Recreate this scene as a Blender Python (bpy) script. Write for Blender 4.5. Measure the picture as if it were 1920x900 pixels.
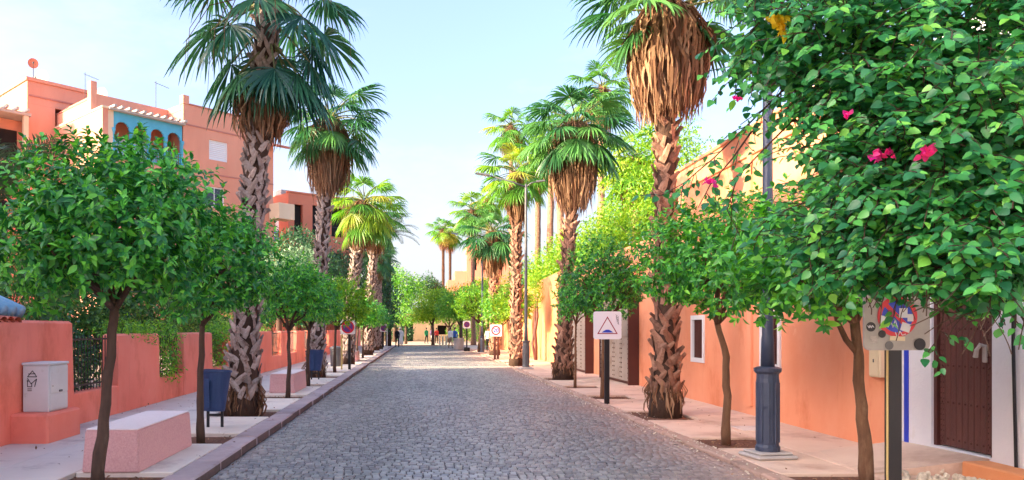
import bpy, bmesh, math, random
import numpy as np
from mathutils import Vector, Matrix

for o in list(bpy.data.objects):
    bpy.data.objects.remove(o, do_unlink=True)
S = bpy.context.scene
COL = S.collection
R = math.radians
rng = np.random.default_rng(11)
random.seed(5)

# ------------------------------------------------------------------ camera
CAM = (0.0, 0.0, 1.68)
cd = bpy.data.cameras.new('camera')
cd.sensor_width = 36.0
cd.lens = 26.25
cd.shift_x = 0.0891
cd.shift_y = 0.0865
cd.clip_start = 0.05
cd.clip_end = 3000
cam = bpy.data.objects.new('camera', cd)
cam.location = CAM
cam.rotation_euler = (R(90), 0, 0)
COL.objects.link(cam)
S.camera = cam

# ------------------------------------------------------------------ sky, sun, exposure
SUN_TO = Vector((-0.93, -0.37, 0.0)).normalized()
SUN_EL = R(18)
w = bpy.data.worlds.new('World')
S.world = w
w.use_nodes = True
wn, wl = w.node_tree.nodes, w.node_tree.links
wn.clear()
sky = wn.new('ShaderNodeTexSky')
sky.sky_type = 'NISHITA'
sky.sun_disc = False
sky.sun_elevation = SUN_EL
sky.sun_rotation = math.atan2(SUN_TO.x, SUN_TO.y)
sky.altitude = 400
sky.air_density = 1.0
sky.dust_density = 8.5
sky.ozone_density = 2.6
# thin high cloud: broken veils over the whole dome
tc = wn.new('ShaderNodeTexCoord')
mp = wn.new('ShaderNodeMapping')
mp.inputs['Scale'].default_value = (1.6, 1.6, 4.5)
nz = wn.new('ShaderNodeTexNoise')
nz.inputs['Scale'].default_value = 1.7
nz.inputs['Detail'].default_value = 8
nz.inputs['Roughness'].default_value = 0.62
cr = wn.new('ShaderNodeValToRGB')
cr.color_ramp.elements[0].position = 0.48
cr.color_ramp.elements[0].color = (0, 0, 0, 1)
cr.color_ramp.elements[1].position = 0.80
cr.color_ramp.elements[1].color = (0.55, 0.55, 0.55, 1)
mixw = wn.new('ShaderNodeMix')
mixw.data_type = 'RGBA'
mixw.inputs[7].default_value = (1.75, 1.78, 1.85, 1)
bg = wn.new('ShaderNodeBackground')
bg.inputs['Strength'].default_value = 0.15
wo = wn.new('ShaderNodeOutputWorld')
wl.new(tc.outputs['Generated'], mp.inputs['Vector'])
wl.new(mp.outputs['Vector'], nz.inputs['Vector'])
wl.new(nz.outputs['Fac'], cr.inputs['Fac'])
wl.new(cr.outputs['Color'], mixw.inputs[0])
# pale dust haze towards the horizon, the same all round
sx_ = wn.new('ShaderNodeSeparateXYZ'); wl.new(tc.outputs['Generated'], sx_.inputs[0])
ab_ = wn.new('ShaderNodeMath'); ab_.operation = 'ABSOLUTE'; wl.new(sx_.outputs[2], ab_.inputs[0])
hz_ = wn.new('ShaderNodeMapRange'); hz_.interpolation_type = 'SMOOTHERSTEP'
hz_.inputs[1].default_value = 0.0; hz_.inputs[2].default_value = 0.34; hz_.inputs[3].default_value = .75; hz_.inputs[4].default_value = 0.
wl.new(ab_.outputs[0], hz_.inputs[0])
tint = wn.new('ShaderNodeMix'); tint.data_type = 'RGBA'; tint.blend_type = 'MULTIPLY'; tint.inputs[0].default_value = 1
tint.inputs[7].default_value = (1.01, .92, .97, 1)
wl.new(sky.outputs['Color'], tint.inputs[6])
hmix = wn.new('ShaderNodeMix'); hmix.data_type = 'RGBA'; hmix.inputs[7].default_value = (1.5, 1.52, 1.6, 1)
wl.new(hz_.outputs[0], hmix.inputs[0]); wl.new(tint.outputs[2], hmix.inputs[6])
wl.new(hmix.outputs[2], mixw.inputs[6])
wl.new(mixw.outputs[2], bg.inputs['Color'])
wl.new(bg.outputs['Background'], wo.inputs['Surface'])

sl = bpy.data.lights.new('sun', 'SUN')
sl.energy = 3.0
sl.angle = R(0.6)
sl.color = (1.0, 0.80, 0.52)
sun = bpy.data.objects.new('sun', sl)
sdir = Vector((SUN_TO.x * math.cos(SUN_EL), SUN_TO.y * math.cos(SUN_EL), math.sin(SUN_EL)))
sun.rotation_euler = sdir.to_track_quat('Z', 'Y').to_euler()
sun.location = (-40, -20, 40)
COL.objects.link(sun)

S.view_settings.view_transform = 'Standard'
S.view_settings.look = 'None'
S.view_settings.exposure = 2.33
S.view_settings.gamma = 1.0
S.view_settings.use_curve_mapping = False

# ------------------------------------------------------------------ materials
def _nt(name):
    m = bpy.data.materials.new(name)
    m.use_nodes = True
    n, l = m.node_tree.nodes, m.node_tree.links
    n.clear()
    out = n.new('ShaderNodeOutputMaterial')
    b = n.new('ShaderNodeBsdfPrincipled')
    l.new(b.outputs[0], out.inputs[0])
    return m, n, l, b, out

def c4(c):
    return (c[0], c[1], c[2], 1)

def mat(name, c1, c2=None, rough=.8, scale=1.5, bump=.15, bscale=50., metal=0., objvar=0., spec=.4,
        lo=.35, hi=.68, c3=None, s3=.5, lo3=.55, hi3=.7, stretch=(1, 1, 1), streak=None):
    """plain procedural surface: two blotchy tones, optional third stain tone, fine relief"""
    m, n, l, b, out = _nt(name)
    c2 = c2 or tuple(x * .72 for x in c1)
    geo = n.new('ShaderNodeNewGeometry')
    mpn = n.new('ShaderNodeMapping')
    mpn.inputs['Scale'].default_value = stretch
    l.new(geo.outputs['Position'], mpn.inputs['Vector'])
    n1 = n.new('ShaderNodeTexNoise')
    n1.inputs['Scale'].default_value = scale
    n1.inputs['Detail'].default_value = 8
    n1.inputs['Roughness'].default_value = .65
    l.new(mpn.outputs[0], n1.inputs['Vector'])
    r1 = n.new('ShaderNodeMapRange')
    r1.inputs[1].default_value = lo
    r1.inputs[2].default_value = hi
    l.new(n1.outputs['Fac'], r1.inputs[0])
    mx = n.new('ShaderNodeMix')
    mx.data_type = 'RGBA'
    mx.inputs[6].default_value = c4(c1)
    mx.inputs[7].default_value = c4(c2)
    l.new(r1.outputs[0], mx.inputs[0])
    colo = mx.outputs[2]
    if c3:
        n3 = n.new('ShaderNodeTexNoise')
        n3.inputs['Scale'].default_value = s3
        n3.inputs['Detail'].default_value = 9
        n3.inputs['Roughness'].default_value = .7
        l.new(mpn.outputs[0], n3.inputs['Vector'])
        r3 = n.new('ShaderNodeMapRange')
        r3.inputs[1].default_value = lo3
        r3.inputs[2].default_value = hi3
        l.new(n3.outputs['Fac'], r3.inputs[0])
        m3 = n.new('ShaderNodeMix')
        m3.data_type = 'RGBA'
        m3.inputs[7].default_value = c4(c3)
        l.new(r3.outputs[0], m3.inputs[0])
        l.new(colo, m3.inputs[6])
        colo = m3.outputs[2]
    if streak:          # rain drips and scuffs: long thin runs, broken up by a coarser noise
        ms_ = n.new('ShaderNodeMapping'); ms_.inputs['Scale'].default_value = (2.6, 2.6, .30)
        l.new(geo.outputs['Position'], ms_.inputs['Vector'])
        ns_ = n.new('ShaderNodeTexNoise'); ns_.inputs['Scale'].default_value = 1.0; ns_.inputs['Detail'].default_value = 6; ns_.inputs['Roughness'].default_value = .7
        l.new(ms_.outputs[0], ns_.inputs['Vector'])
        rs_ = n.new('ShaderNodeMapRange'); rs_.inputs[1].default_value = .60; rs_.inputs[2].default_value = .86; rs_.inputs[4].default_value = streak[1]
        l.new(ns_.outputs['Fac'], rs_.inputs[0])
        xs_ = n.new('ShaderNodeMix'); xs_.data_type = 'RGBA'; xs_.inputs[7].default_value = c4(streak[0])
        l.new(rs_.outputs[0], xs_.inputs[0]); l.new(colo, xs_.inputs[6])
        colo = xs_.outputs[2]
        np_ = n.new('ShaderNodeTexNoise'); np_.inputs['Scale'].default_value = 2.6; np_.inputs['Detail'].default_value = 12; np_.inputs['Roughness'].default_value = .75
        l.new(geo.outputs['Position'], np_.inputs['Vector'])
        rp_ = n.new('ShaderNodeMapRange'); rp_.inputs[1].default_value = .62; rp_.inputs[2].default_value = .68; rp_.inputs[4].default_value = .45
        l.new(np_.outputs['Fac'], rp_.inputs[0])
        xp_ = n.new('ShaderNodeMix'); xp_.data_type = 'RGBA'; xp_.inputs[7].default_value = c4(tuple(min(.9, v * 1.12 + .05) for v in c1))
        l.new(rp_.outputs[0], xp_.inputs[0]); l.new(colo, xp_.inputs[6])
        colo = xp_.outputs[2]
    if objvar:
        oi = n.new('ShaderNodeObjectInfo')
        rr = n.new('ShaderNodeMapRange')
        rr.inputs[3].default_value = 1 - objvar
        rr.inputs[4].default_value = 1 + objvar
        l.new(oi.outputs['Random'], rr.inputs[0])
        hs = n.new('ShaderNodeHueSaturation')
        l.new(rr.outputs[0], hs.inputs['Value'])
        l.new(colo, hs.inputs['Color'])
        colo = hs.outputs[0]
    l.new(colo, b.inputs['Base Color'])
    b.inputs['Roughness'].default_value = rough
    b.inputs['Metallic'].default_value = metal
    b.inputs['Specular IOR Level'].default_value = spec
    if bump:
        nb = n.new('ShaderNodeTexNoise')
        nb.inputs['Scale'].default_value = bscale
        nb.inputs['Detail'].default_value = 6
        nb.inputs['Roughness'].default_value = .7
        l.new(geo.outputs['Position'], nb.inputs['Vector'])
        bm = n.new('ShaderNodeBump')
        bm.inputs['Strength'].default_value = min(1, bump * 2.5)
        bm.inputs['Distance'].default_value = .02 if bscale > 20 else .06
        l.new(nb.outputs['Fac'], bm.inputs['Height'])
        l.new(bm.outputs[0], b.inputs['Normal'])
    return m

def leafmat(name, dark, mid, light, trans=.35, rough=.42, spec=.5, third=None):
    """leaves: each leaf its own tone (face attribute rnd, or the object's random), thin and translucent"""
    m, n, l, b, out = _nt(name)
    at = n.new('ShaderNodeAttribute')
    at.attribute_name = 'rnd'
    oi = n.new('ShaderNodeObjectInfo')
    ad = n.new('ShaderNodeMath')
    ad.operation = 'ADD'
    l.new(at.outputs['Fac'], ad.inputs[0])
    l.new(oi.outputs['Random'], ad.inputs[1])
    fr = n.new('ShaderNodeMath')
    fr.operation = 'FRACT'
    l.new(ad.outputs[0], fr.inputs[0])
    rp = n.new('ShaderNodeValToRGB')
    e = rp.color_ramp.elements
    e[0].position = 0
    e[0].color = c4(dark)
    e[1].position = 1
    e[1].color = c4(third or light)
    x = e.new(.45)
    x.color = c4(mid)
    x = e.new(.86)
    x.color = c4(light)
    l.new(fr.outputs[0], rp.inputs[0])
    l.new(rp.outputs[0], b.inputs['Base Color'])
    b.inputs['Roughness'].default_value = rough
    b.inputs['Specular IOR Level'].default_value = spec
    tr = n.new('ShaderNodeBsdfTranslucent')
    hs = n.new('ShaderNodeHueSaturation')
    hs.inputs['Hue'].default_value = .475
    hs.inputs['Saturation'].default_value = 1.1
    hs.inputs['Value'].default_value = 1.6
    l.new(rp.outputs[0], hs.inputs['Color'])
    l.new(hs.outputs[0], tr.inputs['Color'])
    ms = n.new('ShaderNodeMixShader')
    ms.inputs[0].default_value = trans
    l.new(b.outputs[0], ms.inputs[1])
    l.new(tr.outputs[0], ms.inputs[2])
    l.new(ms.outputs[0], out.inputs[0])
    return m

MT = {}
MT['pink'] = mat('pink_plaster', (.93, .29, .205), (.88, .225, .15), rough=.88, scale=1.2, bump=.12, bscale=35, c3=(.66, .14, .07), s3=.9, lo3=.5, hi3=.70, stretch=(1, 1, .6), streak=((.52, .13, .09), .55))
MT['orange'] = mat('orange_plaster', (.85, .37, .21), (.80, .30, .15), rough=.88, scale=.9, bump=.1, bscale=35, c3=(.66, .19, .075), s3=.8, lo3=.52, hi3=.70, stretch=(1, 1, .55), streak=((.56, .17, .08), .5))
MT['ochre'] = mat('ochre_plaster', (.76, .33, .15), (.66, .25, .10), rough=.9, scale=.8, bump=.15, bscale=25, c3=(.55, .17, .06), s3=.5, lo3=.55, hi3=.7, streak=((.42, .14, .06), .6))
MT['terracotta'] = mat('terracotta_plaster', (.74, .345, .235), (.68, .29, .19), rough=.9, scale=.35, bump=.06, bscale=20, c3=(.60, .24, .155), s3=.25, stretch=(1, 1, .35), streak=((.52, .20, .14), .4))
MT['terracotta2'] = mat('terracotta_coping', (.52, .22, .17), (.45, .18, .14), rough=.9, scale=.5, bump=.06, bscale=20)
MT['red_building'] = mat('red_plaster', (.72, .25, .15), (.66, .21, .12), rough=.9, scale=.3, bump=.05, bscale=20)
MT['tan'] = mat('shaded_tan_plaster', (.32, .215, .14), (.25, .17, .11), rough=.9, scale=.5, bump=.06)  # darkened so that the far wall looks shaded
MT['cream'] = mat('cream_plaster', (.78, .62, .44), (.70, .53, .36), rough=.9, scale=.5, bump=.06)
MT['white_wall'] = mat('white_plaster', (.80, .80, .82), (.72, .73, .77), rough=.85, scale=1.5, bump=.1, bscale=30, c3=(.62, .58, .50), s3=1.3, lo3=.62, hi3=.8, streak=((.55, .52, .46), .5))
MT['blue_paint'] = mat('blue_paint', (.02, .06, .62), (.02, .05, .5), rough=.5, bump=.05)
MT['turquoise'] = mat('turquoise_paint', (.10, .45, .62), (.08, .38, .55), rough=.6, bump=.05)
MT['white_paint'] = mat('white_paint', (.80, .80, .80), (.74, .75, .76), rough=.45, bump=.03)
MT['shutter'] = mat('shutter_white', (.80, .80, .80), (.75, .76, .78), rough=.5, bump=.02)
MT['glass'] = mat('dark_glass', (.012, .015, .028), (.02, .02, .035), rough=.08, bump=0, spec=.6)
MT['dark'] = mat('interior_shade', (.02, .015, .014), rough=.9, bump=0)  # near-black colour stands in for the shade inside openings
MT['sett'] = None
MT['joint'] = mat('joint_sand', (.10, .095, .10), (.07, .065, .07), rough=.95, scale=20, bump=.3, bscale=120, c3=(.26, .20, .17), s3=.6, lo3=.55, hi3=.7)
MT['soil'] = mat('red_soil', (.22, .10, .06), (.13, .06, .04), rough=.97, scale=9, bump=.5, bscale=45)
MT['ground'] = mat('dusty_ground', (.42, .30, .22), (.36, .25, .18), rough=.95, scale=.5, bump=.2, bscale=12)
MT['plaza'] = mat('plaza_paving', (.62, .46, .33), (.55, .40, .28), rough=.9, scale=.7, bump=.1, bscale=12)
MT['slab_left'] = mat('pinkish_concrete', (.84, .745, .63), (.77, .665, .55), rough=.85, scale=1.6, bump=.12, bscale=70, objvar=.07, c3=(.46, .33, .31), s3=.7, lo3=.54, hi3=.72)
MT['slab_grey'] = mat('grey_concrete', (.73, .65, .575), (.65, .565, .50), rough=.88, scale=1.2, bump=.12, bscale=70, objvar=.05, c3=(.33, .27, .27), s3=.6, lo3=.54, hi3=.72)
MT['slab_right'] = mat('warm_concrete', (.77, .585, .45), (.71, .505, .375), rough=.88, scale=1.1, bump=.14, bscale=60, objvar=.06, c3=(.44, .27, .20), s3=.55, lo3=.52, hi3=.72)
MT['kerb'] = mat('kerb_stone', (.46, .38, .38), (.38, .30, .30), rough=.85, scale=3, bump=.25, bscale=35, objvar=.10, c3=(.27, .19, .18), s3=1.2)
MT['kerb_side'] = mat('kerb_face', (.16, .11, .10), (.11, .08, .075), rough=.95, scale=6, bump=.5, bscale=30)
MT['kerb_right'] = mat('dusty_kerb', (.52, .36, .28), (.44, .29, .22), rough=.9, scale=3, bump=.3, bscale=35, objvar=.10, c3=(.30, .2, .16), s3=1.5)
MT['granite'] = mat('pink_terrazzo', (.68, .39, .37), (.60, .32, .31), rough=.75, scale=45, bump=.12, bscale=110, lo=.42, hi=.6, c3=(.76, .55, .52), s3=60, lo3=.58, hi3=.66)
MT['granite_top'] = mat('pale_terrazzo', (.84, .74, .72), (.77, .66, .64), rough=.7, scale=30, bump=.06, bscale=110)
MT['bark'] = mat('citrus_bark', (.105, .062, .042), (.06, .036, .026), rough=.92, scale=14, bump=.3, bscale=60, stretch=(1, 1, .25), c3=(.17, .12, .085), s3=5)
MT['bark_pale'] = mat('brown_bark', (.20, .105, .055), (.13, .065, .035), rough=.92, scale=14, bump=.3, bscale=60, stretch=(1, 1, .25), c3=(.27, .16, .09), s3=5)
MT['palm_fibre'] = mat('palm_fibre', (.085, .045, .028), (.045, .026, .018), rough=.97, scale=18, bump=.8, bscale=40, stretch=(1, 1, .4))
MT['boot'] = mat('palm_leaf_base', (.46, .375, .335), (.30, .22, .18), rough=.85, scale=10, bump=.35, bscale=60, objvar=.25, c3=(.15, .085, .06), s3=7, lo3=.5, hi3=.64)
MT['boot_warm'] = mat('palm_leaf_base_warm', (.36, .20, .13), (.25, .12, .075), rough=.85, scale=10, bump=.35, bscale=60, objvar=.25, c3=(.15, .07, .045), s3=7, lo3=.5, hi3=.64)
MT['dead'] = leafmat('dead_frond', (.10, .052, .028), (.225, .118, .062), (.37, .225, .13), trans=.15, rough=.8, spec=.15)
MT['orange_frond'] = leafmat('orange_dying_frond', (.52, .12, .025), (.6, .15, .03), (.66, .2, .05), trans=.3, rough=.7, spec=.2)
MT['petiole'] = mat('green_petiole', (.13, .17, .05), (.17, .14, .06), rough=.6, scale=6, bump=.05)
MT['palm'] = leafmat('fan_frond', (0.028, 0.116, 0.040), (0.046, 0.178, 0.053), (0.101, 0.279, 0.062), trans=.28, rough=.38)
MT['palm_blue'] = leafmat('fan_frond_blue', (0.016, 0.087, 0.062), (0.028, 0.132, 0.071), (0.062, 0.194, 0.078), trans=.22, rough=.36)
MT['palm_sunlit'] = leafmat('fan_frond_sunlit', (.055, .20, .022), (.10, .30, .028), (.22, .41, .04), trans=.35, rough=.45, third=(.40, .36, .06))  # fronds of the sunlit palms, the sun's yellow put into the colour
MT['feather'] = leafmat('date_frond', (.06, .11, .05), (.085, .14, .065), (.13, .19, .09), trans=.2, rough=.5)
MT['citrus'] = leafmat('citrus_leaf', (0.020, 0.134, 0.041), (0.037, 0.228, 0.048), (0.124, 0.522, 0.061), trans=.26, rough=.36, third=(0.232, 0.700, 0.081))
MT['citrus_mid'] = leafmat('citrus_leaf_mid', (0.026, 0.175, 0.041), (0.053, 0.295, 0.048), (0.145, 0.552, 0.055), trans=.30, rough=.4, third=(0.261, 0.700, 0.074))
MT['citrus_lime'] = leafmat('citrus_leaf_lime', (.05, .20, .02), (.11, .32, .02), (.24, .46, .025), trans=.36, rough=.42)
MT['bract_leaf'] = leafmat('bougainvillea_leaf', (0.021, 0.140, 0.060), (0.042, 0.244, 0.074), (0.109, 0.470, 0.092), trans=.25, rough=.36, third=(0.282, 0.700, 0.103))
MT['bract'] = leafmat('pink_bract', (.75, .03, .16), (.80, .04, .30), (.85, .10, .35), trans=.4, rough=.6)
MT['sunlit_leaf'] = leafmat('sunlit_leaf', (.65, .48, .02), (.7, .55, .03), (.75, .62, .05), trans=.4, rough=.5)  # yellow puts sunlight into a few leaves at the top
MT['hedge'] = leafmat('hedge_leaf', (0.031, 0.102, 0.025), (0.063, 0.179, 0.037), (0.140, 0.325, 0.046), trans=.25, rough=.5, third=(0.279, 0.443, 0.093))
MT['creeper'] = leafmat('creeper_leaf', (0.046, 0.186, 0.031), (0.109, 0.357, 0.039), (0.248, 0.558, 0.046), trans=.32, rough=.5)
MT['dark_tree'] = leafmat('dark_tree_leaf', (0.016, 0.065, 0.028), (0.028, 0.105, 0.040), (0.054, 0.155, 0.046), trans=.2, rough=.5)
MT['olive'] = leafmat('olive_leaf', (0.085, 0.178, 0.096), (0.139, 0.256, 0.139), (0.232, 0.372, 0.186), trans=.22, rough=.5)
MT['sunlit_tree'] = leafmat('sunlit_tree_leaf', (.07, .23, .015), (.15, .36, .02), (.30, .47, .03), trans=.38, rough=.5)  # leaves of trees in the sun, its yellow mixed into the green
MT['green_tree'] = leafmat('green_tree_leaf', (0.046, 0.202, 0.031), (0.109, 0.357, 0.039), (0.248, 0.512, 0.054), trans=.32, rough=.5)
MT['iron'] = mat('black_iron', (.012, .012, .015), (.02, .018, .02), rough=.5, bump=.05, spec=.5)
MT['lamp_blue'] = mat('blue_grey_iron', (.030, .045, .085), (.05, .065, .105), rough=.42, scale=3, bump=.12, bscale=25, spec=.5, c3=(.12, .13, .16), s3=4, lo3=.62, hi3=.72)
MT['lamp_grey'] = mat('grey_iron', (.13, .13, .13), (.09, .09, .095), rough=.5, scale=3, bump=.1, bscale=25)
MT['bin_blue'] = mat('blue_plastic', (.022, .050, .140), (.03, .065, .17), rough=.45, scale=5, bump=.06, bscale=20, c3=(.08, .11, .2), s3=3, lo3=.6, hi3=.72)
MT['cabinet'] = mat('cabinet_grey', (.66, .68, .68), (.60, .62, .62), rough=.5, scale=3, bump=.03, c3=(.48, .47, .43), s3=4, lo3=.6, hi3=.75)
MT['brown_door'] = mat('brown_wood', (.135, .048, .038), (.095, .034, .028), rough=.5, scale=6, bump=.15, bscale=40, stretch=(3, 3, .3))
MT['brown_steel'] = mat('brown_steel', (.10, .03, .022), (.08, .025, .02), rough=.5, bump=.05)
MT['gate_grey'] = mat('gate_steel', (.40, .33, .27), (.33, .27, .22), rough=.55, scale=2, bump=.06, c3=(.24, .16, .11), s3=2.2, lo3=.56, hi3=.7)
MT['green_tile'] = mat('green_glazed_tile', (.06, .16, .12), (.09, .2, .15), rough=.3, scale=6, bump=.1, objvar=.2)
MT['red_tile'] = mat('clay_tile', (.50, .13, .07), (.40, .10, .055), rough=.7, scale=6, bump=.15, objvar=.18)
MT['sign_white'] = mat('sign_white', (.78, .78, .80), (.74, .74, .77), rough=.35, bump=0)
MT['sign_grey'] = mat('sign_weathered', (.40, .38, .34), (.33, .31, .28), rough=.5, scale=5, bump=.05, c3=(.25, .23, .2), s3=3)
MT['sign_red'] = mat('sign_red', (.62, .02, .03), (.55, .02, .03), rough=.35, bump=0)
MT['sign_blue'] = mat('sign_blue', (.015, .05, .48), (.015, .045, .42), rough=.35, bump=0)
MT['sign_purple'] = mat('sign_faded_blue', (.10, .035, .20), (.12, .04, .2), rough=.4, bump=0)
MT['sign_maroon'] = mat('sign_faded_red', (.30, .03, .06), (.26, .03, .05), rough=.4, bump=0)
MT['black'] = mat('black_paint', (.012, .012, .014), rough=.45, bump=.03)
MT['yellow_post'] = mat('pale_wood', (.55, .42, .16), (.5, .36, .13), rough=.7, bump=.1)
MT['concrete'] = mat('pale_concrete', (.50, .46, .42), (.42, .38, .35), rough=.9, scale=5, bump=.2, bscale=50)
MT['rubble'] = mat('pale_rubble', (.68, .60, .48), (.58, .5, .38), rough=.9, scale=20, bump=.3, bscale=80, objvar=.15)
MT['pale_cream_paint'] = mat('cream_paint', (.72, .62, .42), (.65, .55, .36), rough=.7, bump=.05)  # plain cream paint of boxes, bollards and a sticker
MT['skin'] = mat('skin', (.36, .20, .13), rough=.55, bump=0)
MT['hair'] = mat('hair', (.012, .010, .009), rough=.6, bump=0)
MT['cloth_black'] = mat('black_cloth', (.015, .015, .020), rough=.9, bump=.1)
MT['cloth_white'] = mat('white_cloth', (.78, .78, .76), rough=.9, bump=.1)
MT['cloth_blue'] = mat('blue_cloth', (.05, .16, .50), rough=.9, bump=.1)
MT['cloth_green'] = mat('green_cloth', (.02, .28, .12), rough=.9, bump=.1)
MT['cloth_purple'] = mat('purple_cloth', (.16, .10, .26), rough=.9, bump=.1)
MT['cloth_red'] = mat('red_cloth', (.55, .04, .03), rough=.9, bump=.1)
MT['cloth_khaki'] = mat('khaki_cloth', (.30, .22, .14), rough=.9, bump=.1)
MT['blue_sheet'] = mat('blue_glaze_tile', (.18, .40, .58), (.3, .5, .62), rough=.35, bump=.1, scale=8)

def sett_mat():
    m, n, l, b, out = _nt('granite_sett')
    at = n.new('ShaderNodeAttribute'); at.attribute_name = 'rnd'
    oi = n.new('ShaderNodeObjectInfo')
    ad = n.new('ShaderNodeMath'); ad.operation = 'ADD'
    l.new(at.outputs['Fac'], ad.inputs[0]); l.new(oi.outputs['Random'], ad.inputs[1])
    fr = n.new('ShaderNodeMath'); fr.operation = 'FRACT'
    l.new(ad.outputs[0], fr.inputs[0])
    rp = n.new('ShaderNodeValToRGB')
    e = rp.color_ramp.elements
    e[0].color = (.175, .165, .172, 1); e[1].color = (.37, .355, .335, 1)
    x = e.new(.5); x.color = (.262, .252, .242, 1)
    l.new(fr.outputs[0], rp.inputs[0])
    geo = n.new('ShaderNodeNewGeometry')
    nz1 = n.new('ShaderNodeTexNoise'); nz1.inputs['Scale'].default_value = .55; nz1.inputs['Detail'].default_value = 9; nz1.inputs['Roughness'].default_value = .65
    l.new(geo.outputs['Position'], nz1.inputs['Vector'])
    # pale pink dust drifted over the stones along the right-hand gutter
    sp = n.new('ShaderNodeSeparateXYZ'); l.new(geo.outputs['Position'], sp.inputs[0])
    gx = n.new('ShaderNodeMapRange'); gx.inputs[1].default_value = 1.9; gx.inputs[2].default_value = 4.1; gx.inputs[3].default_value = -.16; gx.inputs[4].default_value = .5
    l.new(sp.outputs[0], gx.inputs[0])
    gl = n.new('ShaderNodeMapRange'); gl.inputs[1].default_value = -1.7; gl.inputs[2].default_value = -2.5; gl.inputs[3].default_value = 0; gl.inputs[4].default_value = .35
    l.new(sp.outputs[0], gl.inputs[0])
    a1 = n.new('ShaderNodeMath'); a1.operation = 'ADD'; l.new(gx.outputs[0], a1.inputs[0]); l.new(gl.outputs[0], a1.inputs[1])
    a2 = n.new('ShaderNodeMath'); a2.operation = 'ADD'; l.new(a1.outputs[0], a2.inputs[0]); l.new(nz1.outputs['Fac'], a2.inputs[1])
    r2 = n.new('ShaderNodeMapRange'); r2.inputs[1].default_value = .5; r2.inputs[2].default_value = .95; r2.inputs[4].default_value = .85
    l.new(a2.outputs[0], r2.inputs[0])
    mx = n.new('ShaderNodeMix'); mx.data_type = 'RGBA'; mx.inputs[7].default_value = (.40, .27, .215, 1)
    l.new(r2.outputs[0], mx.inputs[0]); l.new(rp.outputs[0], mx.inputs[6])
    nw = n.new('ShaderNodeTexNoise'); nw.inputs['Scale'].default_value = .32; nw.inputs['Detail'].default_value = 7; nw.inputs['Roughness'].default_value = .6
    mw = n.new('ShaderNodeMapping'); mw.inputs['Scale'].default_value = (1.6, .35, 1); mw.inputs['Location'].default_value = (3, 7, 0)
    l.new(geo.outputs['Position'], mw.inputs['Vector']); l.new(mw.outputs[0], nw.inputs['Vector'])
    rw = n.new('ShaderNodeMapRange'); rw.inputs[1].default_value = .35; rw.inputs[2].default_value = .68; rw.inputs[3].default_value = .80; rw.inputs[4].default_value = 1.22
    l.new(nw.outputs['Fac'], rw.inputs[0])
    hw = n.new('ShaderNodeHueSaturation'); l.new(rw.outputs[0], hw.inputs['Value']); l.new(mx.outputs[2], hw.inputs['Color'])
    l.new(hw.outputs[0], b.inputs['Base Color'])
    b.inputs['Roughness'].default_value = .40
    rr = n.new('ShaderNodeMapRange'); rr.inputs[3].default_value = .36; rr.inputs[4].default_value = .8
    l.new(r2.outputs[0], rr.inputs[0]); l.new(rr.outputs[0], b.inputs['Roughness'])
    nb = n.new('ShaderNodeTexNoise'); nb.inputs['Scale'].default_value = 55; nb.inputs['Detail'].default_value = 4
    l.new(geo.outputs['Position'], nb.inputs['Vector'])
    bm = n.new('ShaderNodeBump'); bm.inputs['Strength'].default_value = .35; bm.inputs['Distance'].default_value = .01
    l.new(nb.outputs['Fac'], bm.inputs['Height']); l.new(bm.outputs[0], b.inputs['Normal'])
    return m
MT['sett'] = sett_mat()

# ------------------------------------------------------------------ mesh helpers
def link(o, parent=None):
    COL.objects.link(o)
    if parent is not None:
        o.parent = parent
    return o

def tag(o, label=None, cat=None, group=None, kind=None):
    if label: o['label'] = label
    if cat: o['category'] = cat
    if group: o['group'] = group
    if kind: o['kind'] = kind
    return o

def empty(name, loc, rz=0., label=None, cat=None, group=None):
    o = bpy.data.objects.new(name, None)
    o.empty_display_size = .2
    o.location = loc
    o.rotation_euler = (0, 0, rz)
    link(o)
    return tag(o, label, cat, group)

def put(name, me, parent=None, loc=(0, 0, 0), rot=None, scale=None):
    o = bpy.data.objects.new(name, me)
    o.location = loc
    if rot is not None: o.rotation_euler = rot
    if scale is not None: o.scale = scale
    return link(o, parent)

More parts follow.
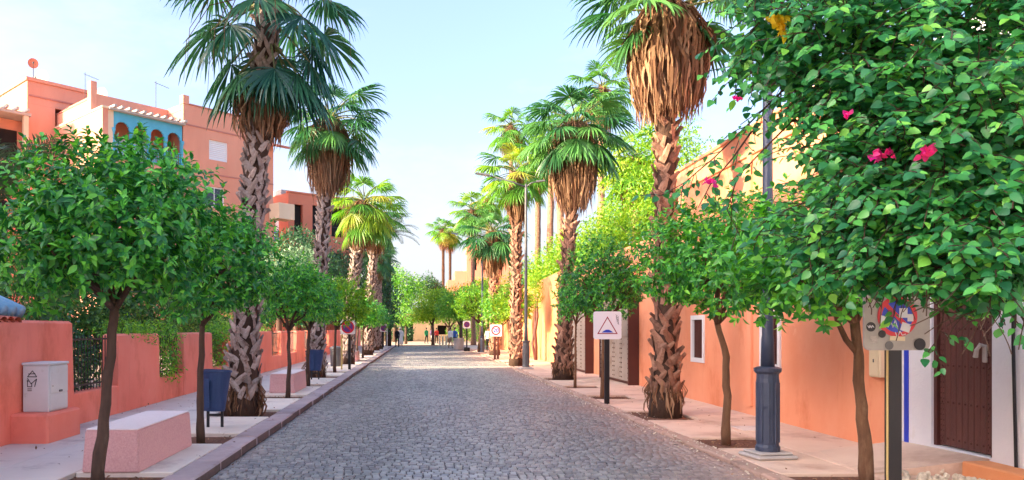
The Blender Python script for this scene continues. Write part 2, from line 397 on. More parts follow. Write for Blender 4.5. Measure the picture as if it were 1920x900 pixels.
class MB:
    def __init__(s):
        s.v, s.f, s.m = [], [], []
    def add(s, vs, fs, m=0):
        o = len(s.v)
        s.v += [tuple(v) for v in vs]
        s.f += [tuple(i + o for i in f) for f in fs]
        s.m += [m] * len(fs)
        return s
    def box(s, x0, x1, y0, y1, z0, z1, m=0):
        vs = [(x0, y0, z0), (x1, y0, z0), (x1, y1, z0), (x0, y1, z0), (x0, y0, z1), (x1, y0, z1), (x1, y1, z1), (x0, y1, z1)]
        return s.add(vs, [(0, 3, 2, 1), (4, 5, 6, 7), (0, 1, 5, 4), (1, 2, 6, 5), (2, 3, 7, 6), (3, 0, 4, 7)], m)
    def cbox(s, x0, x1, y0, y1, z0, z1, c=.01, m=0, jit=0.):
        """box with chamfered edges"""
        X, Y, Z = (x0, x1), (y0, y1), (z0, z1)
        idx, vs = {}, []
        for i in (0, 1):
            for j in (0, 1):
                for k in (0, 1):
                    p = (X[i], Y[j], Z[k])
                    q = (X[i] + (c if i == 0 else -c), Y[j] + (c if j == 0 else -c), Z[k] + (c if k == 0 else -c))
                    for a in range(3):
                        pt = list(q)
                        pt[a] = p[a]
                        if jit: pt = [t + random.uniform(-jit, jit) for t in pt]
                        idx[(i, j, k, a)] = len(vs)
                        vs.append(pt)
        fs = []
        for i in (0, 1):
            g = [idx[(i, 0, 0, 0)], idx[(i, 1, 0, 0)], idx[(i, 1, 1, 0)], idx[(i, 0, 1, 0)]]
            fs.append(g if i else g[::-1])
            g = [idx[(0, i, 0, 1)], idx[(1, i, 0, 1)], idx[(1, i, 1, 1)], idx[(0, i, 1, 1)]]
            fs.append(g[::-1] if i else g)
            g = [idx[(0, 0, i, 2)], idx[(1, 0, i, 2)], idx[(1, 1, i, 2)], idx[(0, 1, i, 2)]]
            fs.append(g if i else g[::-1])
        for i in (0, 1):
            for j in (0, 1):
                fs.append([idx[(i, j, 0, 0)], idx[(i, j, 1, 0)], idx[(i, j, 1, 1)], idx[(i, j, 0, 1)]])
                fs.append([idx[(i, 0, j, 0)], idx[(i, 1, j, 0)], idx[(i, 1, j, 2)], idx[(i, 0, j, 2)]])
                fs.append([idx[(0, i, j, 1)], idx[(1, i, j, 1)], idx[(1, i, j, 2)], idx[(0, i, j, 2)]])
                for k in (0, 1):
                    fs.append([idx[(i, j, k, 0)], idx[(i, j, k, 1)], idx[(i, j, k, 2)]])
        return s.add(vs, fs, m)
    def tube(s, pts, rad, n=8, m=0, cap=True):
        pts = [Vector(p) for p in pts]
        if not hasattr(rad, '__len__'): rad = [rad] * len(pts)
        vs, fs = [], []
        ref = Vector((0, 0, 1))
        d0 = (pts[-1] - pts[0]).normalized()
        if abs(d0.z) > .9: ref = Vector((1, 0, 0))
        for i, p in enumerate(pts):
            d = (pts[min(i + 1, len(pts) - 1)] - pts[max(i - 1, 0)])
            d = d.normalized() if d.length > 1e-9 else Vector((0, 0, 1))
            a = ref.cross(d)
            a = a.normalized() if a.length > 1e-6 else Vector((1, 0, 0))
            b = d.cross(a)
            for k in range(n):
                t = 2 * math.pi * k / n
                vs.append(p + (a * math.cos(t) + b * math.sin(t)) * rad[i])
        for i in range(len(pts) - 1):
            for k in range(n):
                k2 = (k + 1) % n
                fs.append((i * n + k, i * n + k2, (i + 1) * n + k2, (i + 1) * n + k))
        if cap:
            fs.append(tuple(range(n))[::-1])
            fs.append(tuple((len(pts) - 1) * n + k for k in range(n)))
        return s.add(vs, fs, m)
    def lathe(s, prof, n=16, c=(0, 0), m=0, sx=1., sy=1.):
        vs, fs = [], []
        for r, z in prof:
            for k in range(n):
                t = 2 * math.pi * k / n
                vs.append((c[0] + sx * r * math.cos(t), c[1] + sy * r * math.sin(t), z))
        for i in range(len(prof) - 1):
            for k in range(n):
                k2 = (k + 1) % n
                fs.append((i * n + k, i * n + k2, (i + 1) * n + k2, (i + 1) * n + k))
        fs.append(tuple(range(n))[::-1])
        fs.append(tuple((len(prof) - 1) * n + k for k in range(n)))
        return s.add(vs, fs, m)
    def prism(s, poly, ax, a0, a1, m=0):
        """polygon in the plane across axis ax ('x','y','z'), extruded a0..a1"""
        def P(p, a):
            return {'x': (a, p[0], p[1]), 'y': (p[0], a, p[1]), 'z': (p[0], p[1], a)}[ax]
        n = len(poly)
        vs = [P(p, a0) for p in poly] + [P(p, a1) for p in poly]
        fs = [tuple(range(n))[::-1], tuple(range(n, 2 * n))] + [(i, (i + 1) % n, (i + 1) % n + n, i + n) for i in range(n)]
        return s.add(vs, fs, m)
    def mesh(s, name, mats, smooth=False):
        me = bpy.data.meshes.new(name)
        me.from_pydata(s.v, [], s.f)
        for k in (mats if isinstance(mats, (list, tuple)) else [mats]):
            me.materials.append(MT[k] if isinstance(k, str) else k)
        me.polygons.foreach_set('material_index', s.m)
        if smooth: me.polygons.foreach_set('use_smooth', [True] * len(s.f))
        bmx = bmesh.new(); bmx.from_mesh(me); bmesh.ops.recalc_face_normals(bmx, faces=bmx.faces); bmx.to_mesh(me); bmx.free()
        me.update()
        return me
    def build(s, name, mats, parent=None, loc=(0, 0, 0), smooth=False, rot=None):
        return put(name, s.mesh(name, mats, smooth), parent, loc, rot)

def np_mesh(name, V, F, mats, rnd=None, midx=None, smooth=False):
    me = bpy.data.meshes.new(name)
    V = np.ascontiguousarray(V, dtype=np.float32)
    F = np.ascontiguousarray(F, dtype=np.int32)
    k = F.shape[1]
    me.vertices.add(len(V)); me.vertices.foreach_set('co', V.ravel())
    me.loops.add(F.size); me.loops.foreach_set('vertex_index', F.ravel())
    me.polygons.add(len(F))
    me.polygons.foreach_set('loop_start', np.arange(0, F.size, k, dtype=np.int32))
    me.polygons.foreach_set('loop_total', np.full(len(F), k, dtype=np.int32))
    for q in (mats if isinstance(mats, (list, tuple)) else [mats]):
        me.materials.append(MT[q] if isinstance(q, str) else q)
    if midx is not None: me.polygons.foreach_set('material_index', np.asarray(midx, dtype=np.int32))
    if smooth: me.polygons.foreach_set('use_smooth', np.ones(len(F), dtype=bool))
    me.update(calc_edges=True)
    if rnd is not None:
        a = me.attributes.new('rnd', 'FLOAT', 'FACE')
        a.data.foreach_set('value', np.asarray(rnd, dtype=np.float32))
    return me

def nrm(a):
    return a / np.maximum(np.linalg.norm(a, axis=-1, keepdims=True), 1e-9)

def leaf_tmpl(kind):
    """leaf of unit length along +y, face up +z"""
    if kind == 'full':      # pointed citrus leaf, folded along its rib
        t = [0, .22, .5, .8, 1]; wd = [.03, .40, .48, .27, .015]; fold, curve = .35, .22
    elif kind == 'heart':   # broad bougainvillea leaf
        t = [0, .14, .38, .72, 1]; wd = [.04, .62, .74, .46, .02]; fold, curve = .22, .16
    elif kind == 'mid':
        t = [0, .45, 1]; wd = [.05, .50, .03]; fold, curve = .3, .2
    else:                   # one small blade
        t = [0, .5, 1]; wd = [.10, .46, .06]; fold, curve = 0, .1
        V = []
        for a, b in zip(t, wd):
            V += [(-b / 2, a, -curve * a * a), (b / 2, a, -curve * a * a)]
        return np.array(V), np.array([(0, 1, 3, 2), (2, 3, 5, 4)])
    V, F = [], []
    for a, b in zip(t, wd):
        z = -curve * a * a
        V += [(-b / 2, a, z + fold * b / 2), (0, a, z), (b / 2, a, z + fold * b / 2)]
    for i in range(len(t) - 1):
        for j in (0, 1):
            q = i * 3 + j
            F.append((q, q + 1, q + 4, q + 3))
    return np.array(V), np.array(F)

def basis(D, N):
    D = nrm(D)
    N = nrm(N - (N * D).sum(-1, keepdims=True) * D)
    return np.cross(D, N), D, N

def scatter(tm, P, D, N, Sc):
    V, F = tm
    X, Y, Z = basis(D, N)
    s = Sc[:, None, None]
    W = P[:, None, :] + s * (V[None, :, 0:1] * X[:, None] + V[None, :, 1:2] * Y[:, None] + V[None, :, 2:3] * Z[:, None])
    n = len(V)
    FF = (F[None] + (np.arange(len(P)) * n)[:, None, None]).reshape(-1, F.shape[1])
    return W.reshape(-1, 3), FF

def leaf_cloud(name, tm, P, D, N, Sc, m, parent, kind='stuff'):
    V, F = scatter(tm, P, D, N, Sc)
    rn = np.repeat(rng.random(len(P)), len(tm[1]))
    o = put(name, np_mesh(name, V, F, m, rnd=rn), parent)
    if kind: o['kind'] = kind
    return o

_leafmesh = {}
def single_leaves(kind, m, P, D, N, Sc, parent, name='leaf'):
    key = (kind, m)
    if key not in _leafmesh:
        V, F = leaf_tmpl(kind)
        _leafmesh[key] = np_mesh(name, V, F, m)
    me = _leafmesh[key]
    X, Y, Z = basis(D, N)
    for i in range(len(P)):
        o = bpy.data.objects.new(name, me)
        s = float(Sc[i])
        o.matrix_local = Matrix(((X[i, 0] * s, Y[i, 0] * s, Z[i, 0] * s, P[i, 0]), (X[i, 1] * s, Y[i, 1] * s, Z[i, 1] * s, P[i, 1]),
                                 (X[i, 2] * s, Y[i, 2] * s, Z[i, 2] * s, P[i, 2]), (0, 0, 0, 1)))
        COL.objects.link(o)
        o.parent = parent

def split_leaves(kind, m, P, D, N, Sc, parent, root, nsingle, cloud='foliage'):
    """the nsingle leaves nearest the viewer as objects of their own, the rest as one mass"""
    if nsingle:
        W = P + np.array(root)
        d = np.linalg.norm(W - np.array(CAM), axis=1)
        px = 789 + 1400 * W[:, 0] / W[:, 1]; py = 616 - 1400 * (W[:, 2] - 1.68) / W[:, 1]
        d = d + 50 * ((px < 0) | (px > 1920) | (py < 0) | (py > 900))
        o = np.argsort(d)
        a, b = o[:nsingle], o[nsingle:]
        single_leaves(kind, m, P[a], D[a], N[a], Sc[a], parent)
    else:
        b = np.arange(len(P))
    return leaf_cloud(cloud, leaf_tmpl(kind), P[b], D[b], N[b], Sc[b], m, parent)

# ================================================================== SETTING
MB().box(-400, 400, -120, 700, -.30, -.06).build('ground', 'ground')['kind'] = 'structure'
KL, KR = -2.38, 3.85            # kerb lines
YE = 71.5                       # far end of the paved street

# ---------------------------------------------------------------- road of granite setts
road = MB().box(KL - .02, KR + .02, -6, YE, -.055, -.018).build('road', 'joint')
tag(road, kind='structure')

def hump(y):
    return .05 * np.clip(1 - np.abs((y - 34.2) / 1.7) ** 3, 0, 1)

def build_setts():
    rows = []
    y = 3.0
    while y < YE - .15:
        d = rng.uniform(.095, .125)
        xs = [KL + .01]
        while xs[-1] < KR - .05:
            xs.append(xs[-1] + rng.uniform(.072, .130))
        xs[-1] = KR - .01
        xs = np.array(xs)
        rows.append((y, d, xs))
        y += d
    C = []
    for y, d, xs in rows:
        n = len(xs) - 1
        x0, x1 = xs[:-1], xs[1:]
        ph = .02 * np.sin((x0 + x1) * .9 + y * .35) + rng.normal(0, .0035, n)
        C.append(np.stack([(x0 + x1) / 2, y + d / 2 + ph, (x1 - x0) / 2 - .0055, np.full(n, d / 2 - .0055)], 1))
    C = np.concatenate(C)
    n = len(C)
    # 300 nearest that the picture shows
    vis = (C[:, 1] > 8.32)
    order = np.argsort(np.where(vis, C[:, 1], 1e9))
    near, rest = order[:300], order[300:]
    tz = rng.normal(0, .0035, n) + hump(C[:, 1])
    # templates
    tms = []
    for k in range(6):
        m = MB()
        b = .016
        q = [rng.uniform(.78, .9) for _ in range(8)]
        top = [(-q[0], -q[1], 0), (q[2], -q[3], 0), (q[4], q[5], 0), (-q[6], q[7], 0)]
        top = [(p[0], p[1], rng.normal(0, .003)) for p in top]
        mid = [(-.97, -.97, -.012), (.97, -.97, -.012), (.97, .97, -.012), (-.97, .97, -.012)]
        bot = [(-.97, -.97, -.05), (.97, -.97, -.05), (.97, .97, -.05), (-.97, .97, -.05)]
        fs = [(8, 9, 10, 11), (4, 5, 9, 8), (5, 6, 10, 9), (6, 7, 11, 10), (7, 4, 8, 11), (0, 1, 5, 4), (1, 2, 6, 5), (2, 3, 7, 6), (3, 0, 4, 7)]
        m.add(bot + mid + top, fs)
        tms.append(m.mesh('sett', 'sett'))
    for i in near:
        o = put('sett', tms[i % 6], road, (C[i, 0], C[i, 1], tz[i]), (rng.normal(0, .02), rng.normal(0, .02), rng.normal(0, .02)), (C[i, 2], C[i, 3], 1))
    C = C[rest]; tz = tz[rest]; n = len(C)
    hx, hy = C[:, 2], C[:, 3]
    sg = np.array([(-1, -1), (1, -1), (1, 1), (-1, 1)])
    V = np.zeros((n, 8, 3))
    tilt = rng.normal(0, .03, (n, 2))
    for j, (sx, sy) in enumerate(sg):
        V[:, j, 0] = C[:, 0] + sx * hx; V[:, j, 1] = C[:, 1] + sy * hy; V[:, j, 2] = tz - .016
        f1 = rng.uniform(.76, .92, n); f2 = rng.uniform(.72, .9, n)
        V[:, 4 + j, 0] = C[:, 0] + sx * hx * f1; V[:, 4 + j, 1] = C[:, 1] + sy * hy * f2
        V[:, 4 + j, 2] = tz + sx * hx * tilt[:, 0] + sy * hy * tilt[:, 1]
    F0 = np.array([(4, 5, 6, 7), (0, 1, 5, 4), (1, 2, 6, 5), (2, 3, 7, 6), (3, 0, 4, 7)])
    F = (F0[None] + (np.arange(n) * 8)[:, None, None]).reshape(-1, 4)
    o = put('setts', np_mesh('setts', V.reshape(-1, 3), F, 'sett', rnd=np.repeat(rng.random(n), 5)), road)
    o['kind'] = 'stuff'
build_setts()
for (ya, yb) in ((32.3, 32.75), (35.75, 36.0)):
    m = MB()
    x = KL + .06
    while x < KR - .1:
        w_ = rng.uniform(.5, .8)
        m = MB().cbox(x, min(x + w_, KR - .02), ya, yb, -.03, float(hump(np.array([(ya + yb) / 2]))[0]) + .022, .008)
        m.build('edge_stone', 'concrete', road)
        x += w_ + .01

# ---------------------------------------------------------------- pavements
PIT_L = [(7.65, .55), (10.75, .5), (14.0, .62), (17.4, .45), (20.9, .45), (24.6, .6), (27.3, .45), (33.6, .6), (37.0, .45), (40.6, .45), (45.0, .6), (49.5, .45), (54, .5), (58, .6), (63, .45)]
PIT_R = [(7.9, .5), (10.7, .5), (14.1, .75), (17.75, .5), (20.9, .45), (24.3, .7), (33.0, .7), (35.9, .45), (40.3, .45), (46.0, .6), (52.0, .5), (58.0, .5), (64, .5)]
pl = MB().box(-5.7, KL - .3, -6, YE, -.05, .045).build('left_pavement', 'soil')
tag(pl, kind='structure')
pr = MB().box(KR + .15, 6.3, -6, YE, -.05, .012).build('right_pavement', 'soil')
tag(pr, kind='structure')

def panels(parent, xa, xb, ya, yb, zt, m, step, gap=.009, zb=-.04, wob=.004):
    n = max(1, round((yb - ya) / step))
    d = (yb - ya) / n
    for i in range(n):
        z = zt + random.uniform(-wob, wob)
        MB().cbox(xa + gap / 2, xb - gap / 2, ya + i * d + gap / 2, ya + (i + 1) * d - gap / 2, zb, z, .008).build('slab', m, parent)

def strip(parent, xa, xb, pits, zt, m, step):
    y = -6.0
    for c, h in pits:
        if c - h > y: panels(parent, xa, xb, y, c - h, zt, m, step)
        y = c + h
    panels(parent, xa, xb, y, YE, zt, m, step)
strip(pl, -3.8, KL - .34, PIT_L, .10, 'slab_left', 1.5)
panels(pl, -4.72, -3.8, -6, YE, .10, 'slab_grey', 1.9)
panels(pl, -5.66, -4.72, -6, YE, .10, 'slab_grey', 1.9)
strip(pr, KR + .2, 5.0, PIT_R, .05, 'slab_right', 1.6)
panels(pr, 5.0, 6.26, -6, YE, .05, 'slab_right', 2.0)
y = -6.0
while y < YE - .4:              # kerb stones, each one its own
    L = random.uniform(.8, 1.1)
    dz = random.uniform(-.006, .006)
    kb = MB().cbox(KL - .335, KL + random.uniform(-.012, .012), y + .006, y + L - .006, -.05, .105 + dz, .018, jit=.003)
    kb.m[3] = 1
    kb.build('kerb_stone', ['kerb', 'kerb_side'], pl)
    y += L
y = -6.0
while y < YE - .4:
    L = random.uniform(.45, .95)
    dz = random.uniform(-.012, .012)
    MB().cbox(KR + random.uniform(-.02, .02), KR + .195, y + .006, y + L - .006, -.05, .045 + dz, .02, jit=.005).build('kerb_stone', 'kerb_right', pr)
    y += L
MB().box(-60, 60, YE + .02, 140, -.06, .02).build('plaza', 'plaza')['kind'] = 'structure'
MB().box(-14, 40, YE + .02, YE + .3, .021, .09).build('plaza_kerb', 'kerb_right')['kind'] = 'structure'

# gravel and dry leaves lying in the tree pits and along the kerbs
def litter():
    P, Sc = [], []
    for c, h in PIT_L[:9]:
        n = 150 if c < 20 else 50
        P.append(np.stack([rng.uniform(-3.78, KL - .36, n), rng.uniform(c - h + .04, c + h - .04, n), np.full(n, .055)], 1)); Sc.append(rng.uniform(.02, .06, n))
    for c, h in PIT_R[:8]:
        n = 170 if c < 20 else 50
        P.append(np.stack([rng.uniform(KR + .22, 4.98, n), rng.uniform(c - h + .04, c + h - .04, n), np.full(n, .022)], 1)); Sc.append(rng.uniform(.02, .06, n))
    n = 260
    P.append(np.stack([KL + np.abs(rng.normal(0, .10, n)) + .02, rng.uniform(7, 45, n), np.full(n, .012)], 1)); Sc.append(rng.uniform(.02, .06, n))
    n = 420
    P.append(np.stack([KR - np.abs(rng.normal(0, .16, n)), rng.uniform(6, 40, n), np.full(n, .012)], 1)); Sc.append(rng.uniform(.015, .05, n))
    n = 160
    P.append(np.stack([rng.uniform(-5.4, KL - .1, n), rng.uniform(6.5, 26, n), np.full(n, .112)], 1)); Sc.append(rng.uniform(.025, .06, n))
    n = 110
    P.append(np.stack([rng.uniform(KR + .1, 6.2, n), rng.uniform(6.5, 26, n), np.full(n, .062)], 1)); Sc.append(rng.uniform(.025, .06, n))
    n = 120
    P.append(np.stack([-5.64 + np.abs(rng.normal(0, .12, n)), rng.uniform(9, 30, n), np.full(n, .108)], 1)); Sc.append(rng.uniform(.02, .05, n))
    P = np.concatenate(P); Sc = np.concatenate(Sc); n = len(P)
    P[:, 2] += rng.uniform(0, .006, n)
    D = nrm(np.stack([rng.normal(size=n), rng.normal(size=n), rng.normal(0, .25, n)], 1))
    N = nrm(np.stack([rng.normal(0, .3, n), rng.normal(0, .3, n), np.ones(n)], 1))
    o = leaf_cloud('fallen_leaves', leaf_tmpl('mid'), P, D, N, Sc, 'dead', None)
    tag(o, 'dry brown leaves scattered in the tree pits and along both kerbs', 'leaf litter')
    # small pale grit along the right gutter
    n = 700
    P = np.stack([KR + rng.normal(0, .13, n), rng.uniform(6, 30, n), rng.uniform(.0, .02, n)], 1)
    P[:, 2] += np.where(P[:, 0] > KR, .045, .0)
    V0 = np.array([(-1, -1, -.6), (1, -1, -.6), (1, 1, -.6), (-1, 1, -.6), (-.6, -.6, .6), (.6, -.6, .6), (.6, .6, .6), (-.6, .6, .6)])
    F0 = np.array([(4, 5, 6, 7), (0, 1, 5, 4), (1, 2, 6, 5), (2, 3, 7, 6), (3, 0, 4, 7)])
    V, F = scatter((V0, F0), P, nrm(rng.normal(size=(n, 3)) * np.array([1, 1, .3])), nrm(np.stack([rng.normal(0, .3, n), rng.normal(0, .3, n), np.ones(n)], 1)), rng.uniform(.004, .013, n))
    o = put('grit', np_mesh('grit', V, F, 'rubble'))
    tag(o, 'pale crumbs of stone strewn along the right hand gutter', 'gravel', kind='stuff')
litter()

# ---------------------------------------------------------------- generic wall pieces with openings
def _cells(a0, a1, za, zb, ops):
    """rectangles that fill a wall a0..a1 x za..zb round its openings"""
    ca = sorted({a0, a1, *[v for o in ops for v in o[:2]]})
    cz = sorted({za, zb, *[v for o in ops for v in o[2:]]})
    for p, q in zip(ca[:-1], ca[1:]):
        run = None
        for r, s in zip(cz[:-1], cz[1:]):
            hole = any(o[0] <= p and q <= o[1] and o[2] <= r and s <= o[3] for o in ops)
            if hole:
                if run: yield p, q, run[0], run[1]
                run = None
            else:
                run = (run[0], s) if run else (r, s)
        if run: yield p, q, run[0], run[1]

def wall_y(m, x0, x1, ya, yb, za, zb, ops, mi=0):
    for p, q, r, s in _cells(ya, yb, za, zb, ops): m.box(x0, x1, p, q, r, s, mi)
    return m

def wall_x(m, y0, y1, xa, xb, za, zb, ops, mi=0):
    for p, q, r, s in _cells(xa, xb, za, zb, ops): m.box(p, q, y0, y1, r, s, mi)
    return m

def win_x(parent, x0, x1, z0, z1, y=.12, kind='glass', fw=.09, frame='white_paint'):
    """window in a wall that faces -y: frame, with panes or shutter slats under it"""
    f = MB()
    f.box(x0, x0 + fw, y - .04, y + .05, z0, z1).box(x1 - fw, x1, y - .04, y + .05, z0, z1)
    f.box(x0 + fw, x1 - fw, y - .04, y + .05, z0, z0 + fw).box(x0 + fw, x1 - fw, y - .04, y + .05, z1 - fw, z1)
    fo = f.build('window', frame, parent)
    if kind == 'glass':
        xm = (x0 + x1) / 2
        MB().box(xm - .03, xm + .03, y - .02, y + .03, z0 + fw, z1 - fw).build('mullion', frame, fo)
        MB().box(x0 + fw, xm - .03, y, y + .02, z0 + fw, z1 - fw).build('pane', 'glass', fo)
        MB().box(xm + .03, x1 - fw, y, y + .02, z0 + fw, z1 - fw).build('pane', 'glass', fo)
    else:
        n = 9
        h = (z1 - z0 - 2 * fw) / n
        for i in range(n):
            MB().cbox(x0 + fw, x1 - fw, y - .02, y + .02, z0 + fw + i * h + .006, z0 + fw + (i + 1) * h - .006, .01).build('shutter_slat', 'shutter', fo)
    return fo

# ---------------------------------------------------------------- left: pink garden wall
GX = -5.65
OPS = [(12.1, 13.95), (16.1, 17.8), (20.2, 21.8), (24.2, 25.9), (28.3, 30.2), (32.3, 34.0), (36.3, 38.0), (40.3, 42), (44.3, 46)]
gw = empty('garden_wall', (GX, 12, 0), 0, 'long salmon pink garden wall with open bays along the left pavement', 'wall')
def gwl(mb, name, m, **k):
    o = mb.build(name, m, gw, (-GX, -12, 0), **k)
    return o
def taper_pier(y0, y1, z1):
    m = MB()
    a = .05
    m.add([(GX + .02, y0 - a, .05), (GX + .02, y1 + a, .05), (GX - .32, y1 + a, .05), (GX - .32, y0 - a, .05),
           (GX, y0 + .0, z1 - .04), (GX, y1 - .0, z1 - .04), (GX - .3, y1, z1 - .04), (GX - .3, y0, z1 - .04),
           (GX - .04, y0 + .04, z1), (GX - .04, y1 - .04, z1), (GX - .26, y1 - .04, z1), (GX - .26, y0 + .04, z1)],
          [(0, 1, 5, 4), (1, 2, 6, 5), (2, 3, 7, 6), (3, 0, 4, 7), (4, 5, 9, 8), (5, 6, 10, 9), (6, 7, 11, 10), (7, 4, 8, 11), (8, 9, 10, 11)])
    return m
gwl(taper_pier(-6, OPS[0][0], 1.80), 'wall_panel', 'pink')
for i, (a, b) in enumerate(OPS):
    MB_ = MB().cbox(GX - .29, GX + .005, a - .08, b + .08, .05, .62, .02)
    gwl(MB_, 'low_wall', 'pink')
    nb = OPS[i + 1][0] if i + 1 < len(OPS) else 70
    gwl(taper_pier(b, nb, 1.58), 'pier' if nb < 60 else 'wall_panel', 'pink')
    g = MB()
    k = a + .06
    while k < b - .03:
        g.tube([(GX - .15, k, .62), (GX - .15, k, 1.56)], .009, 6)
        k += .12
    g.box(GX - .165, GX - .135, a + .0, b - .0, .70, .73).box(GX - .165, GX - .135, a, b, 1.48, 1.51)
    gwl(g, 'grille', 'iron')
# clay tiles along the coping of the near stretch
tm_ = MB()
for k in range(7):
    t0 = math.pi * k / 6
    tm_.v += [(-.24, .085 * math.cos(t0), .07 * math.sin(t0)), (.10, .10 * math.cos(t0), .08 * math.sin(t0) - .035)]
for k in range(6):
    tm_.f.append((2 * k, 2 * k + 1, 2 * k + 3, 2 * k + 2)); tm_.m.append(0)
tile_me = tm_.mesh('coping_tile', 'red_tile', True)
for k in range(32):
    put('coping_tile', tile_me, gw, (GX - .07 - GX, 5.0 + k * .175 - 12, 1.80), (0, random.uniform(-.03, .03), random.uniform(-.03, .03)))

# blue glazed tiles of a little roof behind the wall
br = empty('tiled_kiosk', (-7.0, 10.5, 0), 0, 'blue glazed tile roof of a small hut peeping over the garden wall', 'hut')
MB().box(-.75, .75, -.9, .9, 0, 1.95).build('wall', 'white_wall', br)
for i in range(8):
    m = MB()
    yy = -1.0 + i * .24
    m.tube([(.95, yy + .125, 1.92), (0, yy + .125, 2.35)], .11, 8)
    m.tube([(-.95, yy + .125, 1.92), (0, yy + .125, 2.35)], .11, 8)
    m.build('roof_tile', 'blue_sheet', br, smooth=True)

# ---------------------------------------------------------------- right: white house, orange building, gates, long wall
WX = 6.25
wh = empty('white_house', (WX, 7, 0), 0, 'white plastered house front with brown studded door and a blue edge stripe', 'house')
def rel(mb, name, m, par, org, **k):
    return mb.build(name, m, par, (-org[0], -org[1], -org[2] if len(org) > 2 else 0), **k)
WO = (WX, 7)
m = wall_y(MB(), WX, WX + .3, -3, 9.86, 0, 5.2, [(8.17, 9.14, .26, 2.35)])
rel(m, 'wall', 'white_wall', wh, WO)
rel(MB().box(WX + .31, 12, -3, 9.86, 0, 5.19), 'house_body', 'white_wall', wh, WO)
rel(MB().box(WX - .012, WX - .001, 9.56, 9.64, .06, 5.2), 'painted_stripe', 'blue_paint', wh, WO)
rel(MB().tube([(WX - .03, 7.80, .2), (WX - .03, 7.84, 1.5), (WX - .03, 7.83, 5.0)], .016, 8), 'cable', 'black', wh, WO)
# studded brown door: boards, rails of nails, knocker
dm = MB().box(WX + .10, WX + .13, 8.20, 9.11, .27, 2.33)
dr = rel(dm, 'door', 'brown_door', wh, WO)
def sub(mb, name, m, par, **k):
    return mb.build(name, m, par, **k)
fr_ = MB().box(WX + .03, WX + .16, 8.17, 8.225, .262, 2.35).box(WX + .03, WX + .16, 9.085, 9.14, .262, 2.35)
rel(fr_, 'door_frame', 'brown_steel', wh, WO)
nb = 9
bw = (9.08 - 8.23) / nb
for i in range(nb):
    wide = .0
    sub(MB().cbox(WX + .06, WX + .10, 8.23 + i * bw + .003, 8.23 + (i + 1) * bw - .003, .275, 2.33, .008), 'board', 'brown_door', dr)
st = MB()
for z in (.36, .80, 1.24, 1.68, 2.1):
    for i in range(nb):
        yc = 8.23 + (i + .5) * bw
        st.lathe([(.016, 0), (.013, .008), (.005, .012)], 8)
        for q in range(len(st.v) - 24, len(st.v)):
            vx, vy, vz = st.v[q]
            st.v[q] = (WX + .06 - vz, yc + vx, z + vy)
for i in (0, nb - 1):
    z = .32
    while z < 2.3:
        for dy in (-.022, .022):
            st.lathe([(.011, 0), (.009, .007), (.003, .010)], 6)
            for q in range(len(st.v) - 18, len(st.v)):
                vx, vy, vz = st.v[q]
                st.v[q] = (WX + .06 - vz, 8.23 + (i + .5) * bw + dy + vx, z + vy)
        z += .065
so = sub(st, 'studs', 'brown_steel', dr); so['kind'] = 'stuff'
kn = MB().cbox(WX + .03, WX + .06, 8.30, 8.36, 1.30, 1.50, .008).tube([(WX + .045, 8.33, 1.48), (WX + .0, 8.34, 1.50), (WX - .02, 8.37, 1.44), (WX - .01, 8.40, 1.36)], [.02, .024, .022, .028], 8)
sub(kn, 'door_knocker', 'concrete', dr)

# ramp and step in front of the brown door
rp = MB()
rp.add([(4.95, 8.35, .052), (6.245, 8.20, .25), (6.245, 9.75, .22), (5.3, 9.95, .052), (4.95, 8.35, .0), (6.245, 8.20, .0), (6.245, 9.75, .0), (5.3, 9.95, .0)],
       [(0, 1, 2, 3), (0, 4, 5, 1), (1, 5, 6, 2), (2, 6, 7, 3), (3, 7, 4, 0)])
ro = rp.build('ramp', 'slab_right')
tag(ro, 'sloping concrete ramp up to the brown studded door', 'ramp')
so = MB().cbox(5.93, 6.245, 6.4, 8.19, .0, .23, .015).build('step', 'ochre')
tag(so, 'low orange plastered step at the foot of the white house', 'step')

# orange building
ob = empty('orange_building', (WX, 14, 0), 0, 'tall orange plastered street wall with two white framed windows behind the lamp post', 'building')
OO = (WX, 14)
wins = [(16.42, 17.22, .92, 1.98), (12.94, 13.72, .95, 2.0)]
m = wall_y(MB(), WX, WX + .35, 9.87, 18.6, 0, 5.45, wins)
rel(m, 'wall', 'orange', ob, OO)
rel(MB().box(WX + .36, 13, 9.87, 18.6, 0, 5.44), 'building_body', 'orange', ob, OO)
rel(MB().box(WX - .05, WX - .002, 14.04, 14.2, .22, 5.0), 'pilaster', 'orange', ob, OO)
rel(MB().cbox(WX - .04, WX + .3, 9.9, 18.62, 5.452, 5.53, .015), 'coping', 'orange', ob, OO)
rel(MB().cbox(WX - .045, WX - .002, 9.9, 18.58, 4.95, 5.03, .012), 'string_course', 'orange', ob, OO)
for (a, b, p, q) in wins:
    f = MB()
    fw = .10
    f.box(WX - .03, WX + .12, a, a + fw, p, q).box(WX - .03, WX + .12, b - fw, b, p, q)
    f.box(WX - .03, WX + .12, a + fw, b - fw, p, p + fw).box(WX - .03, WX + .12, a + fw, b - fw, q - fw, q)
    fo = rel(f, 'window', 'white_paint', ob, OO)
    sub(MB().box(WX + .10, WX + .11, a + fw, b - fw, p + fw, q - fw), 'pane', 'glass', fo)
    la = MB()
    k = a + fw + .035
    while k < b - fw:
        la.box(WX + .02, WX + .035, k - .006, k + .006, p + fw, q - fw)
        k += .05
    k = p + fw + .035
    while k < q - fw:
        la.box(WX + .036, WX + .048, a + fw, b - fw, k - .006, k + .006)
        k += .05
    sub(la, 'lattice', 'brown_door', fo)
